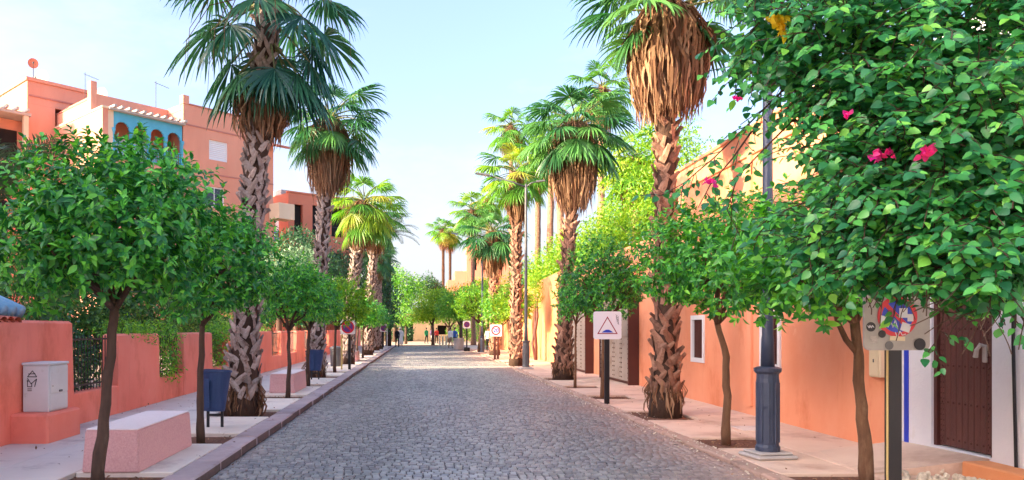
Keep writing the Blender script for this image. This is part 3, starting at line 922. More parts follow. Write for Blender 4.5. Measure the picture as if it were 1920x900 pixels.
# two meter boxes on the wall beside the white house
for (a, b, p, q, lb) in ((10.02, 10.26, 1.02, 1.47, 'pale lower meter box on the orange wall beside the sign post'), (10.05, 10.34, 1.53, 1.72, 'small pale upper meter box on the orange wall beside the sign post')):
    e = empty('meter_box', (WX, (a + b) / 2, p), 0, lb, 'meter box')
    MB().cbox(-.09, -.002, -(b - a) / 2, (b - a) / 2, 0, q - p, .01).build('case', 'pale_cream_paint', e)
    MB().cbox(-.105, -.091, -(b - a) / 2 + .02, (b - a) / 2 - .02, .02, q - p - .02, .004).build('lid', 'pale_cream_paint', e)
    MB().cbox(-.115, -.106, -.02, .0, (q - p) * .45, (q - p) * .55, .002).build('latch', 'lamp_grey', e)

# courtyard wall with two steel gates
cw = MB()
cw.box(WX + .01, WX + .35, 18.61, 31.2, 0, 4.15)
co = cw.build('courtyard_wall', 'orange')
tag(co, 'plain orange courtyard wall carrying two grey studded steel gates', 'wall')
def gate(y0, y1, zt, label):
    g = empty('steel_gate', (WX, y0, .05), 0, label, 'gate', 'steel gates in the courtyard wall')
    L = y1 - y0
    MB().box(-.30, .005, 0, .07, 0, zt).box(-.30, .005, L - .07, L, 0, zt).box(-.30, .005, .07, L - .07, zt - .08, zt).build('frame', 'brown_steel', g)
    n = 4
    w_ = (L - .14) / n
    for i in range(n):
        for (a, b) in ((.10, zt * .52), (zt * .52 + .02, zt - .10)):
            MB().cbox(-.27, -.22, .07 + i * w_ + .006, .07 + (i + 1) * w_ - .006, a, b, .01).build('panel', 'gate_grey', g)
    s = MB()
    for i in range(n):
        for e_ in (.08, w_ - .08):
            z = .2
            while z < zt - .2:
                s.box(-.285, -.269, .07 + i * w_ + e_ - .018, .07 + i * w_ + e_ + .018, z - .018, z + .018)
                z += .14
    so = s.build('studs', 'brown_steel', g); so['kind'] = 'stuff'
    MB().box(-.31, -.268, .07, L - .07, zt * .52 - .02, zt * .52 + .035).build('rail', 'gate_grey', g)
    MB().box(-.215, -.01, .08, L - .08, .02, zt - .09).build('back_plate', 'brown_steel', g)
gate(21.4, 24.9, 2.75, 'nearer grey studded steel gate behind the speed hump sign')
gate(27.0, 30.3, 2.65, 'farther grey studded steel gate next to the leaning palm base')
cn = empty('tiled_canopy', (WX, 21.2, 2.95), 0, 'sloping canopy of green glazed tiles over the nearer steel gate', 'canopy')
MB().add([(0, 0, 0), (0, 0, .5), (-.62, 0, .0), (0, 4, 0), (0, 4, .5), (-.62, 4, 0)], [(0, 2, 1), (3, 4, 5), (0, 3, 5, 2), (1, 2, 5, 4), (0, 1, 4, 3)]).build('canopy_body', 'orange', cn)
tl = MB()
for k in range(5):
    t0 = math.pi * k / 4
    tl.v += [(0.0, .075 * math.cos(t0), .52 + .06 * math.sin(t0)), (-.70, .075 * math.cos(t0), -.04 + .06 * math.sin(t0))]
for k in range(4):
    tl.f.append((2 * k, 2 * k + 1, 2 * k + 3, 2 * k + 2)); tl.m.append(0)
tlm = tl.mesh('roof_tile', 'green_tile', True)
for k in range(26):
    put('roof_tile', tlm, cn, (0, .08 + k * .155, 0))
# long sunny wall beyond
lw = MB()
lw.add([(WX, 31.22, 0), (WX, 60, 0), (WX + .35, 60, 0), (WX + .35, 31.22, 0), (WX, 31.22, 4.3), (WX, 60, 3.9), (WX + .35, 60, 3.9), (WX + .35, 31.22, 4.3)],
       [(0, 1, 5, 4), (1, 2, 6, 5), (2, 3, 7, 6), (3, 0, 4, 7), (4, 5, 6, 7)])
lo_ = lw.build('garden_boundary_wall', 'ochre')
tag(lo_, 'high ochre wall catching the sun beyond the steel gates', 'wall')

# ---------------------------------------------------------------- apartment building, turned 47 degrees to the street
AZ = math.atan2(.73, .68)
ap = empty('apartment_building', (-15.9, 50, 0), AZ, 'terracotta apartment block with a turquoise arched balcony and roof dishes', 'building')
ops = [(1.94, 3.42, 13.35, 14.72), (1.65, 3.15, 10.1, 11.5), (4.9, 6.1, 13.35, 14.6), (4.9, 6.1, 10.1, 11.4), (1.7, 3.1, 6.8, 8.2), (4.9, 6.1, 6.8, 8.2)]
m = wall_x(MB(), 0, .3, 0, 7.3, 0, 16.75, ops)
m.build('wall', 'terracotta', ap)
MB().box(.0, 7.3, .31, 11, 0, 16.35).build('body', 'terracotta', ap)
MB().box(-.02, .28, .31, 11.0, 16.36, 16.75).build('side_parapet', 'terracotta', ap)
MB().cbox(-.04, .42, -.05, .42, 16.752, 17.35, .02).build('corner_pier', 'terracotta', ap)
MB().cbox(.45, 7.35, -.05, .33, 16.752, 16.86, .02).build('coping', 'terracotta2', ap)
for z in (12.35, 15.4, 9.25):
    MB().box(0.01, 7.29, -.035, -.002, z - .05, z + .05).build('string_course', 'terracotta2', ap)
win_x(ap, 1.94, 3.42, 13.35, 14.72, kind='shutter')
for (a, b, p, q) in ops[1:]:
    win_x(ap, a, b, p, q, kind='glass' if p < 13 else 'shutter')
# balconies on the far end of the facade
for z in (9.9,):
    bo = MB().box(6.9, 8.3, -1.25, -.04, z - .2, z).build('balcony', 'cream', ap)
    MB().box(6.9, 8.3, -1.25, -1.13, z, z + .95).box(8.18, 8.3, -1.13, -.04, z, z + .95).box(6.9, 7.02, -1.13, -.04, z, z + .95).build('parapet', 'cream', bo)
MB().add([(6.8, -1.4, 15.0), (8.4, -1.4, 15.0), (8.4, -.04, 15.35), (6.8, -.04, 15.35), (6.8, -1.4, 14.9), (8.4, -1.4, 14.9), (8.4, -.04, 15.2), (6.8, -.04, 15.2)],
         [(0, 1, 2, 3), (4, 7, 6, 5), (0, 4, 5, 1), (1, 5, 6, 2), (2, 6, 7, 3), (3, 7, 4, 0)]).build('awning', 'terracotta2', ap)
# set-back left part and its low wing
MB().box(-5.0, -.01, 2.0, 11, 0, 16.7).build('set_back_wall', 'terracotta', ap)
MB().cbox(-5.35, -4.95, 1.9, 2.4, 14.0, 17.45, .02).build('corner_pier', 'terracotta', ap)
MB().box(-5.3, -5.01, 2.41, 13, 0, 16.3).build('side_wall', 'terracotta', ap)
MB().cbox(-5.33, -4.98, 2.41, 13, 16.31, 16.42, .02).build('coping', 'terracotta2', ap)
m = MB()
m.box(-5.1, -.02, .0, 1.99, 0, 12.3)
m.build('loggia_base', 'terracotta', ap)
MB().box(-5.1, -4.75, .0, 1.99, 12.31, 15.3).build('loggia_end_wall', 'cream', ap)
MB().box(-5.45, -5.11, -.02, 14, 0, 15.3).build('wing_wall', 'terracotta', ap)
MB().cbox(-5.5, -5.06, -.05, 14, 15.31, 15.45, .02).build('coping', 'cream', ap)
lf = MB()
nA = 4
x0, x1 = -4.74, -.06
bwid = (x1 - x0) / nA
for k in range(nA):
    a = x0 + k * bwid
    b = a + bwid
    cx, rr = (a + b) / 2, bwid / 2 - .10
    zs, ztop = 14.2, 15.25
    pts = [(a + .10, 12.45)]
    nn = 34
    for q in range(nn + 1):
        t = math.pi - math.pi * q / nn
        r_ = rr * (1 - .085 * abs(math.sin(t * 7)))
        pts.append((cx + r_ * math.cos(t), zs + 1.06 * r_ * math.sin(t)))
    for q in range(1, len(pts) - 1):
        (xa, za), (xb, zb) = pts[q], pts[q + 1]
        for yy, fl in ((.06, 0), (.20, 1)):
            lf.add([(xa, yy, za), (xb, yy, zb), (xb, yy, ztop), (xa, yy, ztop)], [(0, 1, 2, 3)])
        lf.add([(xa, .06, za), (xb, .06, zb), (xb, .20, zb), (xa, .20, za)], [(0, 1, 2, 3)])
    for (ca, cb) in ((a, a + .10 + rr * .0), (b - .10, b)):
        lf.box(ca, cb, .06, .20, 12.45, ztop)
lo_ = lf.build('arcade', 'turquoise', ap)
for k in range(nA + 1):
    xx = x0 + k * bwid
    MB().lathe([(.11, 12.46), (.11, 12.6), (.07, 12.66), (.065, 13.9), (.12, 14.05), (.12, 14.2)], 10, (xx, .03)).build('column', 'turquoise', ap, smooth=True)
rl = MB().box(x0, x1, .02, .08, 13.3, 13.38).box(x0, x1, .02, .08, 12.45, 12.52)
ro_ = rl.build('railing', 'turquoise', ap)
k = x0 + .12
while k < x1:
    MB().box(k - .022, k + .022, .03, .07, 12.52, 13.3).build('baluster', 'turquoise', ro_)
    k += .15
MB().box(x0, x1, 1.7, 1.98, 12.31, 15.25).build('loggia_back_wall', 'red_building', ap)
MB().box(x0 + .5, x0 + 3.6, 1.64, 1.69, 12.5, 14.0).build('balcony_door', 'white_paint', ap)
MB().box(-5.1, .05, -.25, 2.0, 15.26, 15.40).build('loggia_roof', 'concrete', ap)
for k in range(11):
    MB().box(-4.9 + k * .48, -4.75 + k * .48, -.45, 1.8, 15.41, 15.56).build('roof_beam', 'concrete', ap)
# tall block to the left, behind
MB().box(-7.24, -5.46, 7.3, 13.9, 0, 16.71).build('rear_block', 'terracotta', ap)
MB().box(-7.24, -3.2, 7.3, 13.9, 16.715, 18.2).build('rear_penthouse', 'terracotta', ap)
MB().cbox(-7.34, -3.1, 7.2, 14, 18.21, 18.45, .02).build('coping', 'terracotta', ap)
MB().box(-7.2, -3.3, 7.24, 7.29, 17.2, 17.3).build('string_course', 'terracotta2', ap)
MB().box(-10.5, -7.25, 8.2, 16, 0, 15.6).build('left_block', 'terracotta', ap)
MB().box(-9.6, -7.6, 8.14, 8.19, 13.0, 14.9).build('opening_shade_panel', 'dark', ap)  # flat black panel painted as the shade of an opening
MB().box(-11.0, -7.3, 6.4, 9.2, 15.61, 15.8).build('pergola_roof', 'concrete', ap)
for k in range(6):
    MB().box(-10.8 + k * .62, -10.65 + k * .62, 6.0, 9.2, 15.81, 15.98).build('roof_beam', 'concrete', ap)
MB().box(-7.75, -7.45, 6.45, 6.75, 0, 15.6).build('pergola_post', 'cream', ap)
MB().box(-11.2, -10.51, 6.8, 16, 0, 17.0).build('left_pier', 'terracotta2', ap)

def dish(lx, ly, z, hgt, rad, name_lbl, az, mkey):
    c, s = math.cos(AZ), math.sin(AZ)
    e = empty('satellite_dish', (-15.9 + lx * c - ly * s, 50 + lx * s + ly * c, z), az, name_lbl, 'satellite dish', 'dishes on the apartment roof')
    MB().tube([(0, 0, 0), (0, 0, hgt)], .035, 8).build('mast', 'lamp_grey', e)
    m = MB()
    n = 20
    vs, fs = [], []
    rings = [0, .25, .5, .75, 1]
    for r_ in rings:
        for k in range(n):
            t = 2 * math.pi * k / n
            vs.append((rad * r_ * math.cos(t), -.06 + .22 * rad * r_ * r_ * -1, hgt + rad * 1.06 * r_ * math.sin(t) + .1))
    for i in range(4):
        for k in range(n):
            fs.append((i * n + k, i * n + (k + 1) % n, (i + 1) * n + (k + 1) % n, (i + 1) * n + k))
    m.add(vs, fs)
    m.build('reflector', mkey, e, smooth=True)
    MB().tube([(0, -.08, hgt + .1 - rad * .9), (0, -rad * 1.1, hgt + .05)], .015, 6).cbox(-.05, .05, -rad * 1.1 - .1, -rad * 1.1, hgt, hgt + .1, .01).build('feed_arm', 'lamp_grey', e)
dish(-6.7, 7.8, 18.45, 1.0, .33, 'salmon dish on a tall mast above the rear block of the apartments', .5, 'red_building')
dish(-5.9, 8.2, 18.45, .2, .62, 'large pale dish low on the rear roof under the mast dish', -.3, 'concrete')
dish(-4.0, 3.2, 16.7, .1, .6, 'pale grey dish behind the parapet above the arched balcony', -.4, 'concrete')
def antenna(lx, ly, z, hgt, lbl):
    c, s = math.cos(AZ), math.sin(AZ)
    e = empty('roof_antenna', (-15.9 + lx * c - ly * s, 50 + lx * s + ly * c, z), .6, lbl, 'antenna')
    MB().tube([(0, 0, 0), (0, 0, hgt)], .022, 6).build('mast', 'lamp_grey', e)
    b_ = MB().tube([(-.1, 0, hgt - .1), (.9, 0, hgt - .35)], .015, 6)
    for k in range(5):
        b_.tube([(.1 + k * .16, -.2, hgt - .15 - k * .04), (.1 + k * .16, .2, hgt - .15 - k * .04)], .008, 5)
    b_.build('yagi_arm', 'lamp_grey', e)
antenna(-3.9, 6.2, 16.7, 2.6, 'thin aerial mast between the rear block and the set-back roof')
antenna(-.6, 2.6, 16.7, 2.0, 'thin aerial beside the corner pier of the apartment roof')

# ---------------------------------------------------------------- second red building further along on the left
B2 = math.atan2(.64, .77)
b2 = empty('red_villa', (-10.9, 61.5, 0), B2, 'small bright red building with dark openings behind the palm trunks', 'building')
ops2 = [(.55, 1.35, 9.3, 12.0), (2.3, 3.4, 9.6, 12.1), (4.2, 5.4, 9.6, 12.1), (.55, 1.35, 6, 8), (2.3, 3.4, 6, 8.2), (4.2, 5.4, 6, 8.2)]
wall_x(MB(), 0, .3, 0, 6.4, 0, 12.9, ops2).build('wall', 'red_building', b2)
m = wall_y(MB(), 0, .3, .31, 7, 0, 12.9, [(1.6, 2.5, 9.0, 11.6)])
m.build('side_wall', 'red_building', b2)
MB().box(.31, 6.4, .9, 7, 0, 12.7).build('body', 'red_building', b2)
MB().cbox(-.06, 6.45, -.06, .32, 12.91, 13.05, .02).build('coping', 'red_building', b2)
for (a, b, p, q) in ops2:
    MB().box(a, b, .32, .89, p - .3, q + .2).build('recess_shade', 'dark', b2)  # black box behind each opening paints its shade
    g = MB()
    k = a + .08
    while k < b:
        g.box(k - .015, k + .015, .1, .13, p, p + .8); k += .12
    g.box(a, b, .09, .14, p + .8, p + .86)
    g.build('railing', 'iron', b2)
win_o = MB().box(.1, .15, 1.62, 2.48, 9.02, 11.58).build('window', 'white_paint', b2)
MB().box(-.02, .09, 1.7, 2.4, 9.1, 9.9).build('blue_cloth', 'blue_paint', b2)
MB().box(1.0, 6.0, 3, 7, 12.71, 13.7).build('roof_hut', 'concrete', b2)

# unseen block added left of the frame to put the near street in shade
ob2 = empty('shade_block', (-16, 25, 0), 0, 'unseen terracotta block added left of the frame to shade the near street', 'building')
MB().box(-6, 0, -33, -3, 0, 11.6).build('body', 'terracotta', ob2)
MB().box(-6.1, .1, -33.1, -2.9, 11.61, 11.9).build('coping', 'terracotta2', ob2)
for z in (2.2, 5.4, 8.6):
    for k in range(6):
        wo_ = MB().box(.002, .05, -6.2 - k * 5, -4.8 - k * 5, z, z + 1.5).build('window', 'white_paint', ob2)
        MB().box(.051, .06, -6.1 - k * 5, -4.9 - k * 5, z + .1, z + 1.4).build('pane', 'glass', wo_)

# ---------------------------------------------------------------- far end of the street
fw_ = empty('plaza_gatehouse', (-3, 98, 0), 0, 'low beige wall with dark doorways closing the far end of the street', 'building')
wall_x(MB(), 0, .4, -16, 22, 0, 3.4, [(-9, -7.6, 0.02, 2.6), (.5, 2.0, 0.02, 2.7), (5.2, 6.4, .9, 2.1), (11, 12.4, 0.02, 2.6)]).build('wall', 'tan', fw_)
MB().box(-16, 22, 2.0, 6, 0, 3.3).build('body', 'tan', fw_)
MB().box(-15.9, 21.9, .9, 1.9, .02, 3.2).build('interior_shade', 'dark', fw_)  # black filling paints the shade behind the doorways
for k in range(10):
    MB().cbox(-15.6 + k * 3.9, -15.2 + k * 3.9, -.08, -.002, 0.02, 3.45, .02).build('pilaster', 'tan', fw_)
MB().cbox(-16.1, 22.1, -.1, .5, 3.46, 3.62, .02).build('coping', 'terracotta', fw_)
fb = empty('stepped_building', (6.2, 100, 0), 0, 'distant stepped terracotta building between the palms on the right', 'building')
wall_x(MB(), 0, .3, 0, 7, 0, 13.2, [(.6, 1.3, 9.5, 11.2), (2.2, 3.0, 9.5, 11.2), (.6, 1.3, 6.5, 8.2), (2.2, 3.0, 6.5, 8.2)]).build('wall', 'red_building', fb)
MB().box(0, 7, 1, 10, 0, 13).build('body', 'terracotta', fb)
MB().box(.02, 6.98, .6, .99, .1, 12.9).build('interior_shade', 'dark', fb)  # black filling paints the shade behind the windows
MB().box(-1.6, -.01, .2, 9, 0, 9.4).build('lower_block', 'red_building', fb)
MB().box(-2.6, -1.61, .4, 9, 0, 8.2).build('lowest_block', 'red_building', fb)
MB().cbox(-.05, .5, -.05, .5, 13.21, 13.8, .02).build('corner_pier', 'red_building', fb)

# ================================================================== VEGETATION
def sphere_dirs(n, zmin=-1.):
    z = rng.uniform(zmin, 1, n)
    t = rng.uniform(0, 2 * math.pi, n)
    r = np.sqrt(1 - z * z)
    return np.stack([r * np.cos(t), r * np.sin(t), z], 1)

def perp(a):
    """two vectors across each a"""
    ref = np.where(np.abs(a[:, 2:3]) > .9, np.array([[1., 0, 0]]), np.array([[0, 0, 1.]]))
    u = nrm(np.cross(a, ref))
    return u, np.cross(a, u)

def rosettes(C, A, k, twig, size, sag=.25):
    """k leaves round each twig tip C growing along A"""
    n = len(C)
    C = np.repeat(C, k, 0); A = np.repeat(A, k, 0)
    j = np.tile(np.arange(k), n) / max(1, k - 1)
    U, V = perp(A)
    ph = np.tile(np.arange(k) * 2.39996, n) + np.repeat(rng.uniform(0, 6.28, n), k) + rng.normal(0, .3, n * k)
    E = U * np.cos(ph)[:, None] + V * np.sin(ph)[:, None]
    tau = np.radians(98 - 66 * j + rng.normal(0, 10, n * k))
    D = A * np.cos(tau)[:, None] + E * np.sin(tau)[:, None]
    D[:, 2] -= sag * (1 - .6 * j)
    D = nrm(D)
    N = A + .35 * rng.normal(size=A.shape)
    N[:, 2] += .35
    P = C + A * (j * twig)[:, None]
    Sc = size * rng.uniform(.7, 1.15, n * k) * (1 - .25 * j)
    return P, D, N, Sc

def lumpy_shell(n, c, r, zmin=-.75, depth=.35, bumps=16, amp=.30, width=.10, seed=0):
    d = sphere_dirs(n, zmin)
    b = sphere_dirs(bumps, zmin)
    g = np.exp(-(1 - d @ b.T) / width).max(1)
    rad = .80 + amp * g
    q = 1 - depth * rng.random(n) ** 1.6
    return np.array(c) + d * np.array(r) * (rad * q)[:, None], d

def citrus(loc, trunk, c, r, ncl, size, label, m='citrus', near=0, bark='bark', k=8, kind='full', tr=.055, forks=7, group=None, name='orange_tree', amp=.40):
    e = empty(name, loc, 0, label, 'tree', group or 'orange trees along the pavements')
    t = MB()
    tp = [Vector(p) for p in trunk]
    rad = [tr * (1.25 if i == 0 else 1 - .25 * i / (len(tp) - 1)) for i in range(len(tp))]
    # a little wobble between the given points
    pts, rr = [], []
    for i in range(len(tp) - 1):
        for q in range(4):
            f = q / 4
            p = tp[i].lerp(tp[i + 1], f)
            if i or q: p = p + Vector((random.gauss(0, .007), random.gauss(0, .007), 0))
            pts.append(p); rr.append((rad[i] * (1 - f) + rad[i + 1] * f) * random.uniform(.93, 1.07))
    pts.append(tp[-1]); rr.append(rad[-1])
    t.tube(pts, rr, 10)
    t.build('trunk', bark, e, smooth=True)
    br = MB()
    top = tp[-1]
    cc, rv = np.array(c), np.array(r)
    for i in range(forks):
        d = sphere_dirs(1, -.15)[0]
        tip = Vector(cc + d * rv * .72)
        mid = top.lerp(tip, .5) + Vector((random.gauss(0, .06), random.gauss(0, .06), -.05))
        br.tube([top - Vector((0, 0, .03)), top.lerp(mid, .5) + Vector((0, 0, .03)), mid, tip], [tr * .62, tr * .5, tr * .36, tr * .12], 6)
        for q in range(3):
            d2 = nrm(d + .7 * rng.normal(size=3))
            t2 = Vector(cc + d2 * rv * .85)
            br.tube([mid, mid.lerp(t2, .5) + Vector((0, 0, .04)), t2], [tr * .3, tr * .2, tr * .07], 5)
    br.build('branch', bark, e, smooth=True)
    P, d = lumpy_shell(ncl, c, r, amp=amp)
    A = nrm(d * .85 + np.array([0, 0, .40]) + .38 * rng.normal(size=d.shape))
    L = rosettes(P, A, k, size * .9, size)
    ns_ = int(ncl * .10)                # long shoots that break the outline
    d3 = sphere_dirs(ns_, -.3)
    P3 = cc + d3 * rv * rng.uniform(1.0, 1.20, ns_)[:, None]
    L3 = rosettes(P3, nrm(d3 * .6 + np.array([0, 0, .8]) + .25 * rng.normal(size=d3.shape)), k, size * 1.3, size * .95)
    L = [np.concatenate([a, b]) for a, b in zip(L, L3)]
    # inner leaves that close the crown
    n2 = int(ncl * 2.2)
    d2 = sphere_dirs(n2, -.7)
    P2 = cc + d2 * rv * (.25 + .5 * rng.random(n2) ** .6)[:, None]
    D2 = nrm(d2 + .8 * rng.normal(size=d2.shape)); N2 = nrm(np.array([0, 0, 1.]) + .6 * rng.normal(size=d2.shape))
    if near:
        split_leaves(kind, m, *L, e, loc, near)
        leaf_cloud('inner_foliage', leaf_tmpl('mid'), P2, D2, N2, np.full(n2, size * 1.25), m, e)
    else:
        V = [np.concatenate([a, b]) for a, b in zip(L, (P2, D2, N2, np.full(n2, size * 1.3)))]
        leaf_cloud('foliage', leaf_tmpl(kind), *V, m, e)
    return e

# ---- left row
citrus((-3.31, 7.65, .05), [(0, 0, 0), (.06, 0, .7), (.12, .02, 1.35), (.16, .03, 1.85)], (.12, .1, 2.54), (1.08, 1.0, .93), 900, .112,
       'big dark green orange tree in front of the nearest bench on the left', near=300, tr=.058, k=9)
citrus((-3.12, 10.6, .05), [(0, 0, 0), (-.02, 0, .8), (.02, 0, 1.7)], (.30, .15, 2.42), (.76, .75, .84), 500, .103,
       'orange tree leaning over the nearest blue litter bin', near=300, tr=.05, m='citrus')
citrus((-3.1, 17.4, .05), [(0, 0, 0), (.03, 0, .8), (.02, 0, 1.6)], (.12, .1, 2.38), (.88, .82, .86), 400, .11,
       'orange tree with a thin dark trunk in front of the second pink bench', kind='mid', tr=.05, m='citrus_mid')
citrus((-3.16, 20.9, .05), [(0, 0, 0), (.0, 0, .8), (.03, 0, 1.6)], (.2, .1, 2.40), (.80, .78, .82), 320, .12,
       'orange tree with grey trunk hiding the farther blue bin', kind='mid', tr=.055, m='citrus_mid')
citrus((-3.14, 27.3, .05), [(0, 0, 0), (.0, 0, .8), (.03, 0, 1.6)], (.38, 0, 2.48), (.98, .9, .98), 340, .125,
       'bright lime green orange tree just before the red and white sign', kind='mid', m='citrus_lime')
for (y, lb, mm, s) in ((37.0, 'dark orange tree beyond the red and white sign on the left', 'citrus_mid', 1.0), (40.6, 'second small orange tree beyond the red and white sign', 'citrus_mid', .95),
                       (49.5, 'low orange tree just before the left no parking sign', 'citrus', .95), (63.0, 'last small orange tree before the plaza on the left', 'citrus', 1.0)):
    citrus((-3.15, y, .05), [(0, 0, 0), (0, 0, .8), (.03, 0, 1.6)], (.2, 0, 2.3), (.95 * s, .9, .8 * s), 230, .15, lb, kind='blade', m=mm)
# ---- right row
forked = citrus((4.72, 7.9, .02), [(0, 0, 0), (-.04, 0, .7), (-.09, 0, 1.25), (-.13, 0, 1.75)], (-.50, -.05, 2.30), (1.0, .78, .76), 520, .115,
       'orange tree with brown forked trunk below the bougainvillea', near=300, bark='bark_pale', tr=.062, m='citrus_mid')
MB().tube([(4.72 - .10, 7.9, 1.42), (4.50, 7.9, 1.56), (4.40, 7.88, 1.75), (4.28, 7.85, 2.1)], [.035, .03, .025, .015], 8).build('side_limb', 'bark_pale', forked, (-4.72, -7.9, -.02), smooth=True)
citrus((4.36, 10.66, .02), [(0, 0, 0), (.01, 0, .7), (.0, 0, 1.25), (-.13, 0, 1.75)], (.10, 0, 2.58), (1.20, .95, .86), 800, .10,
       'wide orange tree between the lamp post and the near right palm', near=300, bark='bark_pale', tr=.055, m='citrus_mid', k=9)
citrus((4.32, 17.7, .02), [(0, 0, 0), (.01, 0, .7), (.02, 0, 1.7)], (.06, 0, 2.70), (.98, .9, 1.04), 480, .11,
       'dark orange tree right behind the speed hump sign', kind='mid', bark='bark_pale', tr=.06, m='citrus')
citrus((4.32, 20.9, .02), [(0, 0, 0), (.01, 0, .7), (.02, 0, 1.8)], (.1, 0, 2.45), (.65, .65, .75), 170, .11,
       'slim young orange tree with thin stem before the gates', kind='mid', bark='bark_pale', tr=.035, m='citrus_mid')
citrus((4.45, 35.9, .02), [(0, 0, 0), (.01, 0, .7), (.02, 0, 1.8)], (.12, 0, 2.80), (.95, .9, 1.0), 300, .14,
       'sunlit yellow green orange tree behind the farther lamp post', kind='mid', bark='bark_pale', m='sunlit_tree')
citrus((4.15, 40.3, .02), [(0, 0, 0), (.01, 0, .7), (.02, 0, 1.6)], (.1, 0, 2.6), (1.1, .9, 1.0), 260, .15,
       'green orange tree behind the speed limit sign', kind='blade', bark='bark_pale', m='green_tree')
citrus((4.1, 52.0, .02), [(0, 0, 0), (.05, 0, .9), (.12, 0, 1.9)], (-.2, 0, 3.3), (1.6, 1.4, 1.3), 340, .18,
       'leaning dark trunked tree between the lamp and the right no parking sign', kind='blade', bark='palm_fibre', m='citrus_lime', tr=.14, name='street_tree', group='trees at the far end')

# ---------------------------------------------------------------- loose trees and shrubs
def blob_tree(name, loc, blobs, n, size, m, label, cat='tree', trunk=.12, bark='bark', th=None, tm='blade', fill=.5, group=None, up=.5, trunk_on=True):
    e = empty(name, loc, 0, label, cat, group)
    vol = np.array([b[3] * b[4] * b[5] for b in blobs]) ** .66
    cnt = np.maximum(20, (n * vol / vol.sum())).astype(int)
    P, D = [], []
    for b, k in zip(blobs, cnt):
        p, d = lumpy_shell(k, b[:3], b[3:6], zmin=-1, depth=fill, bumps=18, amp=.38, width=.07)
        P.append(p); D.append(d)
    P = np.concatenate(P); D = np.concatenate(D)
    # clump the leaves a little so that light and dark patches show
    k = len(P)
    g = rng.integers(0, k, k)
    P = P + .18 * (P[g] - P) * (np.linalg.norm(P[g] - P, axis=1, keepdims=True) < size * 9)
    N = nrm(D + np.array([0, 0, up]) + .55 * rng.normal(size=D.shape))
    Dd = nrm(rng.normal(size=D.shape) + np.array([0, 0, -.35]) + .4 * D)
    leaf_cloud('crown' if cat == 'tree' else 'foliage', leaf_tmpl(tm), P, Dd, N, size * rng.uniform(.6, 1.25, k), m, e)
    if trunk_on:
        t = MB()
        c0 = np.mean([b[:3] for b in blobs], axis=0)
        h = th if th is not None else max(.4, c0[2] - .9)
        topv = Vector((c0[0] * .35, c0[1] * .35, h))
        t.tube([(0, 0, -.1), (topv.x * .3, topv.y * .3, h * .45), topv], [trunk * 1.2, trunk, trunk * .8], 8)
        for b in blobs:
            q = Vector(b[:3])
            t.tube([topv - Vector((0, 0, trunk)), topv.lerp(q, .55) + Vector((random.gauss(0, .1), random.gauss(0, .1), 0)), q + Vector((0, 0, b[5] * .5))], [trunk * .6, trunk * .38, trunk * .1], 6)
        t.build('trunk' if cat == 'tree' else 'stem', bark, e, smooth=True)
    return e

# behind the left wall
blob_tree('hedge', (-7.2, 12.5, 0), [(-.2, -.4, 2.1, .8, 1.3, 1.7), (-.3, 1.6, 2.0, .8, 1.4, 1.8), (-.4, 4.0, 1.9, .9, 1.8, 1.7), (-1.4, .5, 2.2, .9, 2.0, 1.9), (-1.4, 3.6, 2.2, .9, 2.2, 1.9)], 15000, .10, 'hedge', 'brownish clipped hedge rising behind the nearest stretch of garden wall', 'hedge', trunk=.05)
blob_tree('garden_shrub', (-8.3, 18.4, 0), [(0, 0, 2.0, 1.0, 1.8, 1.5), (.2, 1.6, 1.5, .9, 1.4, 1.2), (0, -1.6, 1.4, .8, 1.2, 1.3)], 6500, .13, 'hedge', 'thick dark bush behind the wall between the two near orange trees', 'shrub', trunk=.05)
blob_tree('garden_shrub', (-6.5, 13.1, 0), [(.2, 0, 1.0, .55, 1.05, .95)], 2200, .075, 'dark_tree', 'dark shrub filling the nearest grilled bay of the pink wall', 'shrub', trunk=.04)
blob_tree('garden_shrub', (-6.25, 16.9, 0), [(.3, 0, 1.1, .55, 1.0, .85), (.55, -.3, .95, .28, .5, .55), (.35, .5, 1.6, .4, .6, .35)], 2300, .075, 'creeper', 'bright green creeper spilling through the second bay of the pink wall', 'shrub', trunk=.04)
blob_tree('garden_shrub', (-6.25, 21.0, 0), [(.35, 0, 1.1, .5, 1.0, .9), (.5, .2, 1.6, .4, .7, .35)], 1900, .08, 'creeper', 'green creeper in the wall bay beside the near left palm', 'shrub', trunk=.04)
blob_tree('garden_shrub', (-6.6, 25.2, 0), [(.3, 0, 1.2, .5, 1.3, 1.0)], 1500, .09, 'green_tree', 'green bush in the wall bay behind the second palm', 'shrub', trunk=.04)
blob_tree('garden_shrub', (-6.7, 29.4, 0), [(0, 0, 1.3, .7, 1.6, 1.0)], 1500, .10, 'creeper', 'light bush above the pink wall behind the lime green tree', 'shrub', trunk=.04)
blob_tree('garden_shrub', (-6.1, 14.9, 0), [(.15, 0, 1.65, .45, .9, .28), (.35, .6, 1.6, .3, .5, .3)], 1300, .06, 'creeper', 'creeper trailing over the pier between the first two wall bays', 'shrub', trunk=.03)
blob_tree('olive_tree', (-7.2, 38, 0), [(0, 0, 4.2, 1.9, 2, 1.5), (1.0, .6, 4.9, 1.3, 1.5, 1.1), (-1.3, 0, 3.8, 1.3, 1.5, 1.2)], 7000, .15, 'olive', 'grey green olive tree between the first two left palms', trunk=.16)
blob_tree('garden_tree', (-7.5, 28, 0), [(0, 0, 1.5, 1.1, 1.0, 1.0), (-.5, -1.2, 1.5, 1.1, 1.2, 1.0)], 3400, .13, 'green_tree', 'rounded green tree behind the pink wall left of the second palm', trunk=.12)
